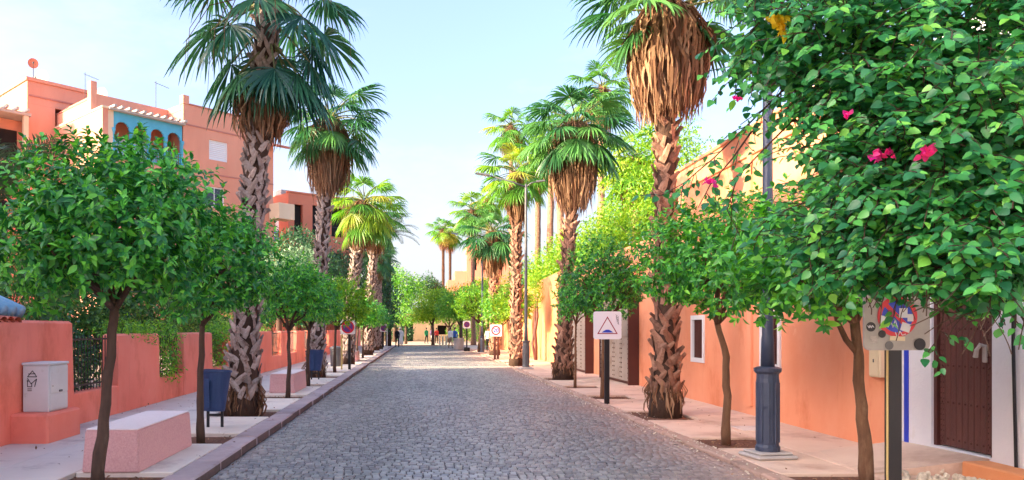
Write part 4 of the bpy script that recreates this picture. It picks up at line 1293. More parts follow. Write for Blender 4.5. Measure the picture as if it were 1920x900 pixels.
blob_tree('garden_tree', (-7.4, 23, 0), [(0, 0, 2.4, 1.2, 1.8, 1.1), (0, 2, 2.1, 1.0, 1.5, 1.0), (-.2, -2.6, 2.3, 1.1, 1.8, 1.2), (-.2, -5, 2.1, 1.0, 1.6, 1.1)], 10000, .13, 'hedge', 'low dark tree behind the pink wall left of the near palm', trunk=.12)
blob_tree('cypress_fig', (-8.6, 52, 0), [(0, 0, 6.0, 3.2, 3, 2.6), (2.2, 1, 4.6, 2.2, 2.4, 2.4), (-2.6, 0, 4.6, 2.2, 2.4, 2.2), (.2, 0, 3.0, 3.0, 2.5, 1.8)], 9000, .24, 'dark_tree', 'broad dark tree behind the second left palm', trunk=.3)
blob_tree('cypress_fig', (-4.4, 62, 0), [(0, 0, 6.4, 2.4, 2.6, 3.0), (1.0, 0, 3.8, 1.9, 2.2, 2.6), (-1.8, 0, 5.0, 2.2, 2.4, 3.0), (.4, 0, 8.6, 1.4, 1.6, 1.6)], 9500, .25, 'dark_tree', 'tall dark tree beside the street behind the left no parking sign', trunk=.3)
blob_tree('plaza_tree', (-3.2, 92, 0), [(0, 0, 7.6, 2.4, 2.4, 2.2), (2.2, 0, 6.6, 2.0, 2, 2.0), (1.0, 0, 4.8, 2.2, 2, 1.8), (-1.5, 0, 5.2, 2, 2, 2)], 6500, .30, 'green_tree', 'loose green tree standing at the end of the street', trunk=.22, fill=.8)
blob_tree('plaza_tree', (1.2, 104, 0), [(0, 0, 7.4, 2.2, 2, 2.0), (1.6, 0, 6.0, 1.8, 2, 1.6)], 5200, .32, 'dark_tree', 'dark tree behind the end of the street next to the thin palms', trunk=.2, fill=.8)
blob_tree('plaza_tree', (-7.5, 84, 0), [(0, 0, 5.5, 3.2, 2.4, 2.6), (2.4, 0, 4.2, 2.0, 2, 2.0)], 5200, .3, 'dark_tree', 'dark round tree on the left edge of the plaza', trunk=.24)
blob_tree('plaza_tree', (3.4, 90, 0), [(0, 0, 4.4, 2.4, 2.0, 2.0), (-1.8, 0, 3.8, 1.8, 1.8, 1.6), (2.0, 0, 4.0, 2.0, 2, 1.8)], 5200, .28, 'green_tree', 'green tree in front of the gatehouse behind the far walkers', trunk=.2, th=1.9)
blob_tree('plaza_tree', (7.2, 78, 0), [(0, 0, 5.2, 2.2, 2.0, 2.2), (-1.4, 0, 4.2, 1.6, 1.8, 1.6)], 4600, .24, 'sunlit_tree', 'sunlit tree closing the street on the far right', trunk=.2)
blob_tree('cypress_fig', (-7.6, 45.5, 0), [(0, 0, 4.6, 1.9, 2.0, 1.9), (.8, 0, 3.0, 1.5, 1.8, 1.4), (-1.5, 0, 3.6, 1.7, 1.8, 1.6), (.2, 0, 6.6, 1.8, 1.8, 1.5), (1.7, .5, 5.2, 1.5, 1.6, 1.5)], 9500, .2, 'dark_tree', 'dark tree between the olive and the broad dark tree', trunk=.22)
blob_tree('plaza_hedge', (-6.6, 95, 0), [(0, 0, 1.3, 2.6, .9, 1.5), (4.0, 0, 1.2, 2.2, .9, 1.3), (-4.2, 0, 1.4, 2.6, .9, 1.5)], 4200, .24, 'dark_tree', 'dark hedge along the left half of the far gatehouse wall', 'hedge', trunk=.06)
blob_tree('plaza_hedge', (7.2, 94, 0), [(0, 0, 1.4, 2.4, .9, 1.6), (3.6, 0, 1.6, 2.2, .9, 1.8), (-2.6, 0, 1.1, 1.4, .9, 1.3)], 3800, .24, 'green_tree', 'green hedge along the right half of the far gatehouse wall', 'hedge', trunk=.06)
blob_tree('plaza_shrub', (-1.6, 80, 0), [(0, 0, 2.9, 2.6, 1.2, 1.0)], 2600, .2, 'green_tree', 'flat topped clipped tree on the plaza behind the two walkers', 'tree', trunk=.14, th=2.2)
# far right street trees
blob_tree('ficus_tree', (1.2, 73.2, 0), [(0, 0, 3.9, 1.9, 1.8, 1.5), (-1.0, 0, 3.2, 1.4, 1.4, 1.1), (.6, -.4, 4.8, 1.3, 1.3, .9)], 6500, .20, 'sunlit_tree', 'sunlit lime green street tree left of the far row', trunk=.16, th=2.1, group='trees at the far end')
blob_tree('ficus_tree', (3.6, 66.5, 0), [(0, 0, 4.0, 1.9, 1.8, 1.6), (-1.2, 0, 3.5, 1.4, 1.4, 1.2), (.8, 0, 4.8, 1.5, 1.3, 1.0)], 6500, .19, 'green_tree', 'darker street tree over the walkers at the far right', trunk=.16, th=2.0, group='trees at the far end')
blob_tree('ficus_tree', (4.9, 59, 0), [(0, 0, 4.3, 1.5, 1.6, 1.3), (-.9, 0, 3.8, 1.2, 1.3, 1.1)], 4200, .18, 'sunlit_tree', 'round yellow green tree above the right no parking sign', trunk=.14, th=2.0, group='trees at the far end')
blob_tree('wall_creeper', (5.2, 58.5, 0), [(0, 0, 1.3, .55, .7, 1.25)], 1600, .12, 'sunlit_tree', 'column of sunlit creeper coloured yellow beside the dark leaning trunk', 'creeper', trunk=.05)
# behind the right hand wall
blob_tree('acacia_tree', (9.0, 29, 0), [(0, 0, 6.2, 1.7, 1.9, 2.0), (-1.1, 1.5, 5.2, 1.5, 1.8, 1.7), (1.4, 0, 7.4, 1.6, 1.7, 1.9), (-.4, 2, 8.2, 1.5, 1.6, 1.5), (.3, -1.5, 4.8, 1.3, 1.5, 1.3), (.9, 1.2, 9.3, 1.4, 1.5, 1.3)], 23000, .13, 'sunlit_tree', 'feathery yellow green tree above the courtyard wall', trunk=.14, fill=.85)
blob_tree('acacia_tree', (7.6, 40, 0), [(0, 0, 5.1, 1.4, 2.2, 1.6), (-.5, 3, 4.6, 1.4, 2.2, 1.6), (.3, -2, 5.6, 1.3, 1.8, 1.4)], 10000, .15, 'sunlit_tree', 'bright lime tree leaning over the sunny wall beside the far lamp', trunk=.14, fill=.8)
blob_tree('acacia_tree', (10.2, 37, 0), [(0, 0, 7.2, 1.7, 2.0, 1.8), (-1.2, 0, 6.0, 1.5, 1.8, 1.5), (1.2, .5, 8.2, 1.4, 1.6, 1.4)], 8500, .16, 'sunlit_tree', 'taller yellow green tree behind the feathery one over the courtyard', trunk=.16, fill=.85)
blob_tree('garden_tree', (7.7, 34.5, 0), [(0, 0, 4.4, 1.1, 1.6, .95), (-.4, -1.6, 4.3, .9, 1.2, .8)], 3600, .12, 'green_tree', 'mid green bush looking over the wall by the leaning palm base', trunk=.12, fill=.6)
blob_tree('garden_tree', (7.6, 48, 0), [(-.4, 0, 4.6, 1.6, 2.4, 1.7), (-.6, 4, 4.0, 1.4, 2.2, 1.5)], 4600, .18, 'green_tree', 'green tree over the wall behind the big skirted palm', trunk=.14, fill=.6)
blob_tree('garden_tree', (9.3, 22.5, 0), [(0, 0, 5.2, 1.0, 1.4, 1.1)], 2600, .10, 'creeper', 'light green treetop left of the tall orange building', trunk=.1, fill=.8)
blob_tree('wall_climber', (6.0, 38.6, 0), [(0, 0, 3.6, .5, 1.2, .8), (.1, 1.3, 4.3, .5, 1.0, .6)], 1500, .11, 'sunlit_tree', 'climbing shrub with bare twisted red stems on the sunny wall', 'shrub', trunk_on=False)
cl = bpy.data.objects['wall_climber']
MB().tube([(-.05, 0, 0), (.0, .2, .8), (-.1, -.1, 1.5), (.05, .1, 2.3), (.0, 0, 3.4)], [.09, .08, .075, .07, .03], 8).tube([(-.05, .1, 0), (-.15, .5, .9), (.0, .6, 1.8), (.05, .8, 3.6)], [.07, .06, .05, .02], 8).build('stem', 'brown_steel', cl, smooth=True)

# ---------------------------------------------------------------- palms
_fr = {}
def frond(pitch, m, var=0, plen=.95, R0=1.0, nseg=38, spread=118, droop=None, bend=None, fold=.30):
    key = (pitch, m, var, plen, R0, fold)
    if key in _fr: return _fr[key]
    g = np.random.default_rng(100 + var * 17 + int(pitch))
    a0 = R(pitch)
    bend = R(26 if pitch > -40 else 10) if bend is None else bend
    mb = MB()
    p = np.zeros(3); pts = [p.copy()]; a = a0
    for i in range(6):
        a = a0 - bend * (i + 1) / 6
        p = p + np.array([0, math.cos(a), math.sin(a)]) * plen / 6
        pts.append(p.copy())
    mb.tube([Vector(q) for q in pts], [.030, .026, .022, .019, .017, .015, .012], 6, m=1)
    H = p
    f = np.array([0, math.cos(a), math.sin(a)]); nn = np.array([0, -math.sin(a), math.cos(a)]); x = np.array([1., 0, 0])
    dr = (.62 if droop is None else droop)
    st = np.array([.02, .28, .5, .68, .84, 1.0])
    dth = 2 * R(spread) / nseg
    for i in range(nseg):
        th = -R(spread) + dth * (i + .5) + g.normal(0, .02)
        d = math.cos(th) * f + math.sin(th) * x - fold * abs(math.sin(th)) * nn
        d /= np.linalg.norm(d)
        L = R0 * (.78 + .22 * math.cos(th)) * g.uniform(.9, 1.06)
        lat = np.cross(nn, d); lat /= np.linalg.norm(lat)
        n2 = np.cross(d, lat)
        tw = R(32) * (1 if i % 2 else -1)
        lt = lat * math.cos(tw) + n2 * math.sin(tw)
        q = H + d * L * st[0]
        vs = []
        ldr = dr * g.uniform(.7, 1.25)
        for s_i, s in enumerate(st):
            if s_i:
                gg = ldr * max(0, (s - .38) / .62) ** 1.3
                dd = d * (1 - min(.95, gg)) + np.array([0, 0, -1.]) * gg + .03 * g.normal(size=3)
                dd /= np.linalg.norm(dd)
                q = q + dd * L * (s - st[s_i - 1])
            hw = L * math.tan(dth / 2) * (s if s < .5 else .5 * (1 - ((s - .5) / .5) ** 1.15)) * 1.08 + .0022
            vs += [q - lt * hw, q + lt * hw]
        fs = [(2 * k, 2 * k + 1, 2 * k + 3, 2 * k + 2) for k in range(len(st) - 1)]
        mb.add(vs, fs, 0)
    me = bpy.data.meshes.new('frond')
    me.from_pydata([tuple(v) for v in mb.v], [], mb.f)
    me.materials.append(MT[m]); me.materials.append(MT['dead' if m in ('dead', 'orange_frond') else 'petiole'])
    me.polygons.foreach_set('material_index', mb.m)
    me.update()
    _fr[key] = me
    return me

def boot_mesh(var):
    m = MB()
    g = random.Random(var)
    st = [(0, .060, 0), (.10, .062, .012), (.20, .047, .022), (.29, .030 if var % 2 else .040, .038)]
    vs = []
    for z, w_, o in st:
        w_ *= g.uniform(.9, 1.15)
        vs += [(-w_, o + .004, z), (0, o + .024, z + .005), (w_, o + .004, z), (0, o - .012, z)]
    fs = []
    for i in range(3):
        for k in range(4):
            fs.append((i * 4 + k, i * 4 + (k + 1) % 4, i * 4 + 4 + (k + 1) % 4, i * 4 + 4 + k))
    fs += [(0, 3, 2, 1), (12, 13, 14, 15)]
    return m.add(vs, fs)
_bm = {}
def skirt(name, parent, c, z0, z1, rmax, n, seed, m='dead', width=.022):
    g = np.random.default_rng(seed)
    H = z1 - z0
    u = g.random(n) ** .8
    zs = z0 + H * (.28 + .74 * u)
    t = (zs - z0) / H
    prof = np.interp(t, [0, .28, .55, .85, 1.05], [.4, .62, .95, 1.0, .72])
    clump = np.floor(g.random(n) * max(14, n // 22))
    az = clump * 2.39996 + g.normal(0, .16, n)
    lobe = 1 + .13 * np.sin(az * 3 + seed) + .09 * np.sin(az * 7 + 2 * seed)
    ro = rmax * prof * lobe * g.uniform(.5, 1.06, n)
    L = np.minimum(H * g.uniform(.22, .66, n), zs - z0 + .30 * g.random(n) * (1 + .6 * np.sin(az * 5 + seed)))
    st = np.array([0, .12, .35, .65, 1.0])
    rad = np.stack([np.full(n, .10), ro * .72, ro, ro * g.uniform(.86, 1.04, n), ro * g.uniform(.66, .98, n)], 1)
    zz = zs[:, None] - L[:, None] * st[None] + np.array([.10, .12, 0, 0, 0])[None]
    aa = az[:, None] + np.cumsum(g.normal(0, .06, (n, 5)), 1)
    ca, sa = np.cos(aa), np.sin(aa)
    C = np.stack([rad * ca + c[0], rad * sa + c[1], zz], 2)
    la = aa + g.normal(0, .7, n)[:, None]
    lat = np.stack([-np.sin(la), np.cos(la), np.zeros_like(la)], 2)
    wd = width * g.uniform(.5, 1.3, n)[:, None] * np.array([.8, 1.1, 1.2, .9, .15])[None]
    A = C - lat * wd[:, :, None]; B = C + lat * wd[:, :, None]
    V = np.stack([A, B], 2).reshape(n, 10, 3)
    F0 = np.array([(2 * k, 2 * k + 1, 2 * k + 3, 2 * k + 2) for k in range(4)])
    F = (F0[None] + (np.arange(n) * 10)[:, None, None]).reshape(-1, 4)
    rn = np.repeat(np.clip(g.normal(.45, .25, n), 0, .99), 4)
    o = put(name, np_mesh(name, V.reshape(-1, 3), F, m, rnd=rn), parent)
    o['kind'] = 'stuff'
    return o

PITCH = (72, 50, 28, 6, -18, -42, -62)
def fan_palm(loc, h, label, top=(0, 0), r0=.36, r1=.19, nf=32, fs=1.0, m='palm', sk=None, skn=700, boots='joined', boot_m='boot', lowest=-62, seed=1, special=(), base_z=.35, group='fan palms along the street', flare=.9, plen=.95, bscale=1.0, petioles=0, deadf=0):
    g = random.Random(seed)
    e = empty('fan_palm', loc, 0, label, 'palm tree', group)
    def ax(z):
        t = max(0, min(1, z / h))
        return Vector((top[0] * t ** 1.3, top[1] * t ** 1.3, z))
    def rad(z):
        return r1 + (r0 - r1) * math.exp(-z / flare)
    t = MB()
    zz = [h * k / 26 for k in range(27)]
    t.tube([ax(z) + Vector((0, 0, -.06 if z == 0 else 0)) for z in zz], [rad(z) * g.uniform(.93, 1.05) for z in zz], 14)
    t.build('trunk', 'palm_fibre' if boots else boot_m, e, smooth=True)
    # leaf bases wound round the trunk
    if boots:
        ztop = (sk[0] + .15) if sk else h - .3
        z, row, items = base_z, 0, []
        while z < ztop:
            r_ = rad(z)
            n = max(5, int(round(2 * math.pi * r_ / (.185 * bscale))))
            for k in range(n):
                if g.random() < .07: continue
                a = 2 * math.pi * (k + .5 * (row % 2)) / n + g.gauss(0, .10)
                items.append((z + g.gauss(0, .02), a, (1 if row % 2 else -1) * R(34 + g.gauss(0, 12)), r_, g.uniform(.72, 1.22) * bscale))
            z += .135 * bscale
            row += 1
        if boots == 'single' and len(items) > 300:
            items.sort(key=lambda q: (math.cos(q[1] - math.atan2(-loc[1], -loc[0])) < -.15))
            single, rest = items[:300], items[300:]
        elif boots == 'single':
            single, rest = items, []
        else:
            single, rest = [], items
        jm = MB()
        for li, lst in enumerate((single, rest)):
            for i, (z, a, tilt, r_, s) in enumerate(lst):
                p = ax(z) + Vector((math.cos(a), math.sin(a), 0)) * (r_ - .012)
                mx = Matrix.Translation(p) @ Matrix.Rotation(a - math.pi / 2, 4, 'Z') @ Matrix.Rotation(tilt, 4, 'Y') @ Matrix.Rotation(g.gauss(.0, .06), 4, 'X') @ Matrix.Scale(s, 4)
                if li == 0:
                    key = (i % 5, boot_m)
                    if key not in _bm: _bm[key] = boot_mesh(i % 5).mesh('leaf_base', boot_m)
                    o = bpy.data.objects.new('leaf_base', _bm[key])
                    o.matrix_local = mx
                    COL.objects.link(o); o.parent = e
                else:
                    b = boot_mesh(i % 5)
                    jm.add([mx @ Vector(v) for v in b.v], b.f)
        if jm.v:
            o = jm.build('leaf_bases', boot_m, e); o['kind'] = 'stuff'
    if boots == 'single':
        skirt('root_fibres', e, (0, 0), -.02, base_z + .25, rad(.15) * 1.16, 420, seed + 5, width=.014)
    tp = ax(h)
    if sk:
        c = ax((sk[0] + sk[1]) / 2)
        skirt('dead_frond_skirt', e, (c.x, c.y), sk[0], sk[1], sk[2], skn, seed)
    for k in range(deadf):
        a = k * 2.39996 + seed
        s = fs * g.uniform(.55, .76)
        put('dead_frond', frond(-62, 'dead', k % 2, plen=.45, fold=.75), e, (tp.x, tp.y, h - .15 - .75 * g.random()), (R(-12) + g.gauss(0, .08), g.gauss(0, .15), a), (s, s, s))
    # crown of fans
    for i in range(nf):
        f = i / (nf - 1)
        want = 76 - (76 - lowest) * f ** .85
        pt = min(PITCH, key=lambda q: abs(q - want))
        me = frond(pt, m, g.randrange(2), plen=plen)
        az = i * 2.39996 + g.gauss(0, .12)
        s = fs * g.uniform(.86, 1.1) * (.72 if f < .15 else 1)
        put('frond', me, e, (tp.x + .10 * math.cos(az + 1.57), tp.y + .10 * math.sin(az + 1.57), h + .22 - .55 * f), (R(want - pt) + g.gauss(0, .05), g.gauss(0, .08), az), (s, s, s))
    for (pt, mm, az, dz, s) in special:
        put('frond', frond(pt, mm, 1, plen=plen), e, (tp.x, tp.y, h + dz), (0, 0, az), (s, s, s))
    if petioles:
        b = MB()
        for k in range(petioles):
            a = g.uniform(0, 6.28); zz_ = h - g.uniform(.0, .5)
            q = Vector((tp.x, tp.y, zz_))
            d = Vector((math.cos(a), math.sin(a), 0))
            b.tube([q, q + d * .5 + Vector((0, 0, .15)), q + d * 1.1 + Vector((0, 0, -.1)), q + d * 1.5 + Vector((0, 0, -.8)), q + d * 1.55 + Vector((0, 0, -1.5))], [.015, .012, .009, .006, .003], 5)
        o = b.build('flower_stalks', 'dead', e); o['kind'] = 'stuff'
    return e

# azimuth helper: frond template grows along +y, so rotation 0 points away down the street, pi towards the viewer
near_palm = fan_palm((-3.32, 13.9, .04), 7.95, 'tall blue green palm with long hanging fans nearest on the left', top=(.52, 0), r0=.40, r1=.18, nf=24, fs=1.12, m='palm_blue', sk=None, boots='single',
         lowest=-25, seed=3, plen=1.0, petioles=9,
         special=[(p_, 'palm_blue', a_, dz_, s_) for p_, a_, dz_, s_ in ((-62, 2.9, -.95, .85), (-42, 3.45, -.95, .98), (-42, 2.3, -1.0, .98), (-42, 4.1, -.95, 1.0), (-42, 4.75, -1.0, 1.02), (-42, 1.5, -.95, 1.02), (-62, 0, -1.0, .85), (-42, 5.5, -1.0, .95), (-62, 3.7, -1.0, .8), (-42, .7, -.95, .95), (-62, 4.5, -.9, .9), (-62, 1.9, -.95, .85))] + [(-42, 'palm_blue', 1.5, -.55, 1.1), (-42, 'palm_blue', 4.7, -.55, 1.1)])
skirt('dead_tips', near_palm, (.40, 0), 5.15, 6.1, .50, 520, 41, width=.02)
fan_palm((4.62, 14.1, .02), 7.85, 'tall palm with a huge shaggy brown skirt nearest on the right', top=(.02, 0), r0=.33, r1=.16, nf=24, fs=1.05, m='palm', sk=(5.75, 7.75, .70), skn=3600, boots='single', boot_m='boot_warm', lowest=5, seed=8, deadf=16, base_z=.45,
         special=[(-62, 'orange_frond', 2.35, -.2, .85), (-62, 'palm_sunlit', 4.05, .05, .95), (-42, 'palm', 4.75, .1, 1.0), (-42, 'palm', 1.6, .1, .95)])  # the single yellow fan paints a sunlit frond
fan_palm((-3.46, 24.6, .04), 8.6, 'second palm on the left with a drooping brown skirt', top=(.50, 0), r0=.36, r1=.19, nf=36, fs=1.05, m='palm', sk=(6.1, 8.5, .72), skn=1700, boots='single', lowest=-45, seed=13, deadf=14, petioles=8)
fan_palm((4.63, 24.3, .02), 8.3, 'full green palm with long brown skirt beyond the gates on the right', top=(.45, 0), r0=.36, r1=.17, nf=42, fs=1.08, m='palm', sk=(5.6, 8.3, .76), skn=1700, boots='single', boot_m='boot_warm', lowest=-38, seed=17, deadf=16)
fan_palm((-3.3, 33.6, .04), 7.4, 'sunlit lime palm with one orange frond on the left', top=(.75, 0), r0=.36, r1=.22, nf=34, fs=1.08, m='palm_sunlit', sk=(5.2, 7.3, .62), skn=900, boots='joined', boot_m='boot', lowest=-58, seed=21, deadf=8,
         special=[(-42, 'orange_frond', 2.0, -.1, .9), (-18, 'dead', 4.9, .1, .8)])
fan_palm((-3.2, 45.0, .04), 8.5, 'slimmer skirted palm behind the sunlit lime palm on the left', top=(.55, 0), r0=.36, r1=.22, nf=30, fs=1.1, m='palm', sk=(6.2, 8.4, .66), skn=700, boots='joined', boot_m='boot', lowest=-55, seed=22)
fan_palm((4.2, 33.0, .02), 8.6, 'narrow palm with sunlit trunk beside the farther lamp post', top=(.05, 0), r0=.34, r1=.19, nf=32, fs=1.0, m='palm_sunlit', sk=(6.3, 8.5, .48), skn=800, boots='joined', boot_m='boot_warm', lowest=-35, seed=25, deadf=8)
fan_palm((4.55, 46.0, .02), 7.6, 'stocky palm with a thick brown skirt behind the speed limit sign', top=(-.1, 0), r0=.36, r1=.26, nf=34, fs=1.25, m='palm', sk=(4.9, 7.6, .78), skn=800, boots='joined', boot_m='boot_warm', lowest=-35, seed=27, deadf=12)
# behind the right hand wall, tops in the sun
GP = 'tall palms behind the right hand wall'
for (x, y, h, s, fs, mm, skl, lb) in (
        (8.0, 66, 19.6, 31, 1.45, 'palm_sunlit', 3.0, 'tallest sunlit palm standing left of the full green palm'),
        (9.6, 40, 14.6, 33, 1.15, 'palm_sunlit', 2.6, 'sunlit palm crown peeping out right of the full green palm'),
        (7.8, 50, 13.3, 35, 1.1, 'palm_sunlit', 2.6, 'leftmost of three bare palm trunks behind the full green palm'),
        (7.85, 46, 13.2, 36, 1.05, 'palm_sunlit', 2.4, 'middle of three bare palm trunks behind the full green palm'),
        (8.0, 42.5, 12.6, 37, 1.0, 'palm', 2.4, 'rightmost of three bare palm trunks behind the full green palm'),
        (9.2, 31.5, 8.9, 38, 1.05, 'palm_sunlit', 2.2, 'yellow palm with orange dead fronds above the courtyard wall'),
        (5.3, 75, 13.6, 39, 1.5, 'palm_sunlit', 2.8, 'sunlit palm behind the stocky skirted palm'),
        (7.4, 83, 16.0, 40, 1.4, 'palm_sunlit', 2.8, 'pale far palm between the tallest palm and the stocky palm')):
    fan_palm((x, y, 0), h, lb, top=(random.uniform(-.3, .3), 0), r0=.34, r1=.2, nf=26, fs=fs, m=mm, sk=(h - skl, h, .62 * fs), skn=420, boots=None, boot_m='boot_warm', lowest=-45, seed=s, group=GP,
             special=[(-42, 'dead', 2.6, -.2, fs * .9), (-42, 'orange_frond', 3.6, -.1, fs * .8)] if s in (38, 31, 33) else ())
for (x, y, h, s, lb) in ((3.3, 110, 16.4, 51, 'left of the two thin far palms against the sky'), (4.4, 112, 16.2, 52, 'right of the two thin far palms against the sky')):
    fan_palm((x, y, 0), h, lb, r0=.34, r1=.22, nf=26, fs=1.45, m='palm_sunlit', sk=(h - 3.2, h, .9), skn=350, boots=None, boot_m='palm_fibre', lowest=-50, seed=s, group='thin far palms')
# palm trunks further along the left pavement, crowns lost in the trees
for (y, s, lb) in ((54.0, 61, 'palm rising in front of the tall dark tree'), (58.3, 62, 'last palm before the left no parking sign')):
    fan_palm((-3.3, y, .04), 7.2, lb, r0=.36, r1=.22, nf=24, fs=1.0, m='palm', sk=(5.4, 7.2, .6), skn=300, boots='joined', boot_m='boot', lowest=-55, seed=s)

def date_frond(L, droop, up, m, nl=46, seed=0):
    g = np.random.default_rng(seed)
    mb = MB()
    a = R(up); p = np.zeros(3); pts = [p.copy()]; tang = []
    n = 16
    for i in range(n):
        a -= R(droop) / n * (0.5 + i / n)
        d = np.array([0, math.cos(a), math.sin(a)])
        p = p + d * L / n
        pts.append(p.copy()); tang.append(d)
    mb.tube([Vector(q) for q in pts], [.025 * (1 - .85 * i / n) for i in range(n + 1)], 5, m=1)
    for k in range(nl):
        f = .12 + .88 * k / nl
        i = min(n - 1, int(f * n)); fr_ = f * n - i
        q = pts[i] * (1 - fr_) + pts[i + 1] * fr_ if i < n else pts[-1]
        d = tang[i]; up_ = np.cross(np.array([1., 0, 0]), d)
        ln = L * .17 * math.sin(math.pi * min(1, .15 + f * .85)) ** .5 + .05
        for sgn in (-1, 1):
            dd = d * .75 + np.array([sgn * .8, 0, 0]) + up_ * .25 + .08 * g.normal(size=3)
            dd /= np.linalg.norm(dd)
            mid = q + dd * ln * .5
            tip = q + dd * ln + np.array([0, 0, -.12 * ln])
            wv = np.cross(dd, up_); wv = wv / np.linalg.norm(wv) * .018
            mb.add([q - wv * .5, q + wv * .5, mid + wv, mid - wv], [(0, 1, 2, 3)], 0)
            mb.add([mid - wv, mid + wv, tip + wv * .1, tip - wv * .1], [(0, 1, 2, 3)], 0)
    me = bpy.data.meshes.new('feather_frond')
    me.from_pydata([tuple(v) for v in mb.v], [], mb.f)
    me.materials.append(MT[m]); me.materials.append(MT['petiole'])
    me.polygons.foreach_set('material_index', mb.m)
    me.update()
    return me
def date_palm(loc, h, L, label, seed, n=30, r=.25, group='date palms'):
    e = empty('date_palm', loc, 0, label, 'palm tree', group)
    MB().tube([(0, 0, -.1), (0, 0, h * .5), (0, 0, h)], [r * 1.1, r, r * .9], 12).build('trunk', 'palm_fibre', e, smooth=True)
    ms = [date_frond(L, 95, 72, 'feather', seed=1), date_frond(L, 80, 45, 'feather', seed=2), date_frond(L, 60, 15, 'feather', seed=3)]
    for i in range(n):
        f = i / n
        put('feather_frond', ms[min(2, int(f * 3))], e, (0, 0, h - .1 * f), (random.gauss(0, .08), random.gauss(0, .08), i * 2.39996), (1, 1, 1))
date_palm((-2.9, 67, 0), 10.2, 3.1, 'feathery date palm arching out behind the skirted palms on the left', 3)
date_palm((-10.0, 17.6, 0), 4.7, 2.8, 'grey green date palm at the left edge behind the near orange tree', 5, n=24)

# ---------------------------------------------------------------- bougainvillea hanging in from the right
BO = (5.05, 5.6, 0.0)
bg_ = empty('bougainvillea', BO, 0, 'huge bougainvillea with a few pink flowers hanging in from the upper right', 'climber')
tk = MB()
tk.tube([(0, 0, -.1), (.05, 0, .8), (-.06, .05, 1.7), (-.3, 0, 2.6), (-.7, -.2, 3.4), (-1.4, -.3, 4.0), (-2.1, -.1, 4.25)], [.09, .085, .08, .07, .055, .04, .02], 10)
tk.tube([(-.1, .05, 1.9), (-.6, -.4, 2.4), (-1.2, -.7, 2.9), (-1.7, -.6, 3.3)], [.05, .04, .03, .015], 8)
tk.tube([(-.25, .0, 2.5), (-.9, .1, 3.0), (-1.6, .1, 3.2), (-2.2, .2, 3.3)], [.045, .035, .025, .012], 8)
tk.build('trunk', 'bark', bg_, smooth=True)
BL = [  # x, y, z, rx, ry, rz, shoots
    (3.62, 5.0, 3.45, .80, .50, .72, 120), (3.10, 5.2, 3.55, .56, .42, .62, 85), (2.74, 5.6, 3.92, .36, .32, .38, 38),
    (3.45, 4.85, 2.58, .68, .42, .60, 105), (3.16, 5.2, 2.80, .44, .35, .46, 60), (3.60, 4.6, 2.80, .60, .40, .62, 80),
    (3.30, 5.0, 2.20, .40, .30, .30, 34), (3.58, 4.55, 2.06, .42, .30, .36, 46), (3.08, 5.4, 2.34, .36, .28, .32, 40),
    (3.3, 5.3, 4.35, 1.1, .6, .5, 80), (4.35, 4.9, 3.1, .7, .7, 1.2, 90), (4.5, 5.2, 4.3, .9, .8, .6, 60)]
LP, LD, LN, LS = [], [], [], []
stems = MB()
def shoot(p0, d0, n, ln, sag=.6, size=.069, stem=True, rs=.0035):
    """a leafy shoot: leaves alternate along it, faces turned up and outwards"""
    pts = [np.array(p0, float)]
    d = np.array(d0, float); d /= np.linalg.norm(d)
    step = ln / n
    for i in range(n):
        d = d + np.array([0, 0, -sag * step]) + rng.normal(0, .10, 3)
        d /= np.linalg.norm(d)
        pts.append(pts[-1] + d * step)
        side = np.cross(d, [0, 0, 1.]); side /= max(1e-6, np.linalg.norm(side))
        s_ = 1 if i % 2 else -1
        ld = d * .45 + side * s_ * .8 + rng.normal(0, .22, 3) + np.array([0, 0, -.30])
        nn = np.array([0, 0, .75]) + np.array([-.25, -.55, 0]) + rng.normal(0, .30, 3)
        ld /= np.linalg.norm(ld)
        LP.append(pts[-1] + ld * .012); LD.append(ld); LN.append(nn); LS.append(size * rng.uniform(.45, 1.3))
    if stem:
        stems.tube([Vector(q) for q in pts[::2] + [pts[-1]]] if len(pts) > 3 else [Vector(q) for q in pts], rs, 4, cap=False)
for (x, y, z, rx, ry, rz, ns) in BL:
    P, d = lumpy_shell(int(ns * 2.8), (x - BO[0], y - BO[1], z), (rx, ry, rz), zmin=-1, depth=.55, bumps=12, amp=.25, width=.12)
    for p, dd in zip(P, d):
        v = dd * np.array([.8, 1, .5]) + np.array([-.15, -.35, -.05]) + rng.normal(0, .35, 3)
        shoot(p, v, int(rng.integers(8, 14)), rng.uniform(.22, .42), sag=1.2)
keep = [i for i, q in enumerate(LP) if q[2] > 1.86 + .05 * math.sin(q[0] * 9)]      # the mass is clipped clear above the pavement
LP, LD, LN, LS = ([v[i] for i in keep] for v in (LP, LD, LN, LS))
# arching sprays against the sky and the orange wall
def sprays(path, size=.07, dens=16, drop=True):
    path = [np.array(q, float) - np.array([BO[0], BO[1], 0]) for q in path]
    stems.tube([Vector(q) for q in path], [.008 - .005 * i / (len(path) - 1) for i in range(len(path))], 5)
    for a, b in zip(path[:-1], path[1:]):
        L = np.linalg.norm(b - a)
        for k in range(max(2, int(L * dens))):
            p = a + (b - a) * rng.random()
            shoot(p, nrm((b - a)[None])[0] * .4 + rng.normal(0, .5, 3) + np.array([0, 0, -.35 if drop else .2]), int(rng.integers(3, 7)), rng.uniform(.10, .22), sag=1.5, size=size)
sprays([(2.75, 5.6, 3.5), (2.55, 5.75, 3.28), (2.30, 5.85, 3.02), (2.08, 5.9, 2.83), (1.92, 5.95, 2.74)], dens=20)
sprays([(2.85, 5.6, 3.3), (2.62, 5.7, 3.05), (2.44, 5.75, 2.85), (2.38, 5.8, 2.60), (2.48, 5.8, 2.40)], dens=9)
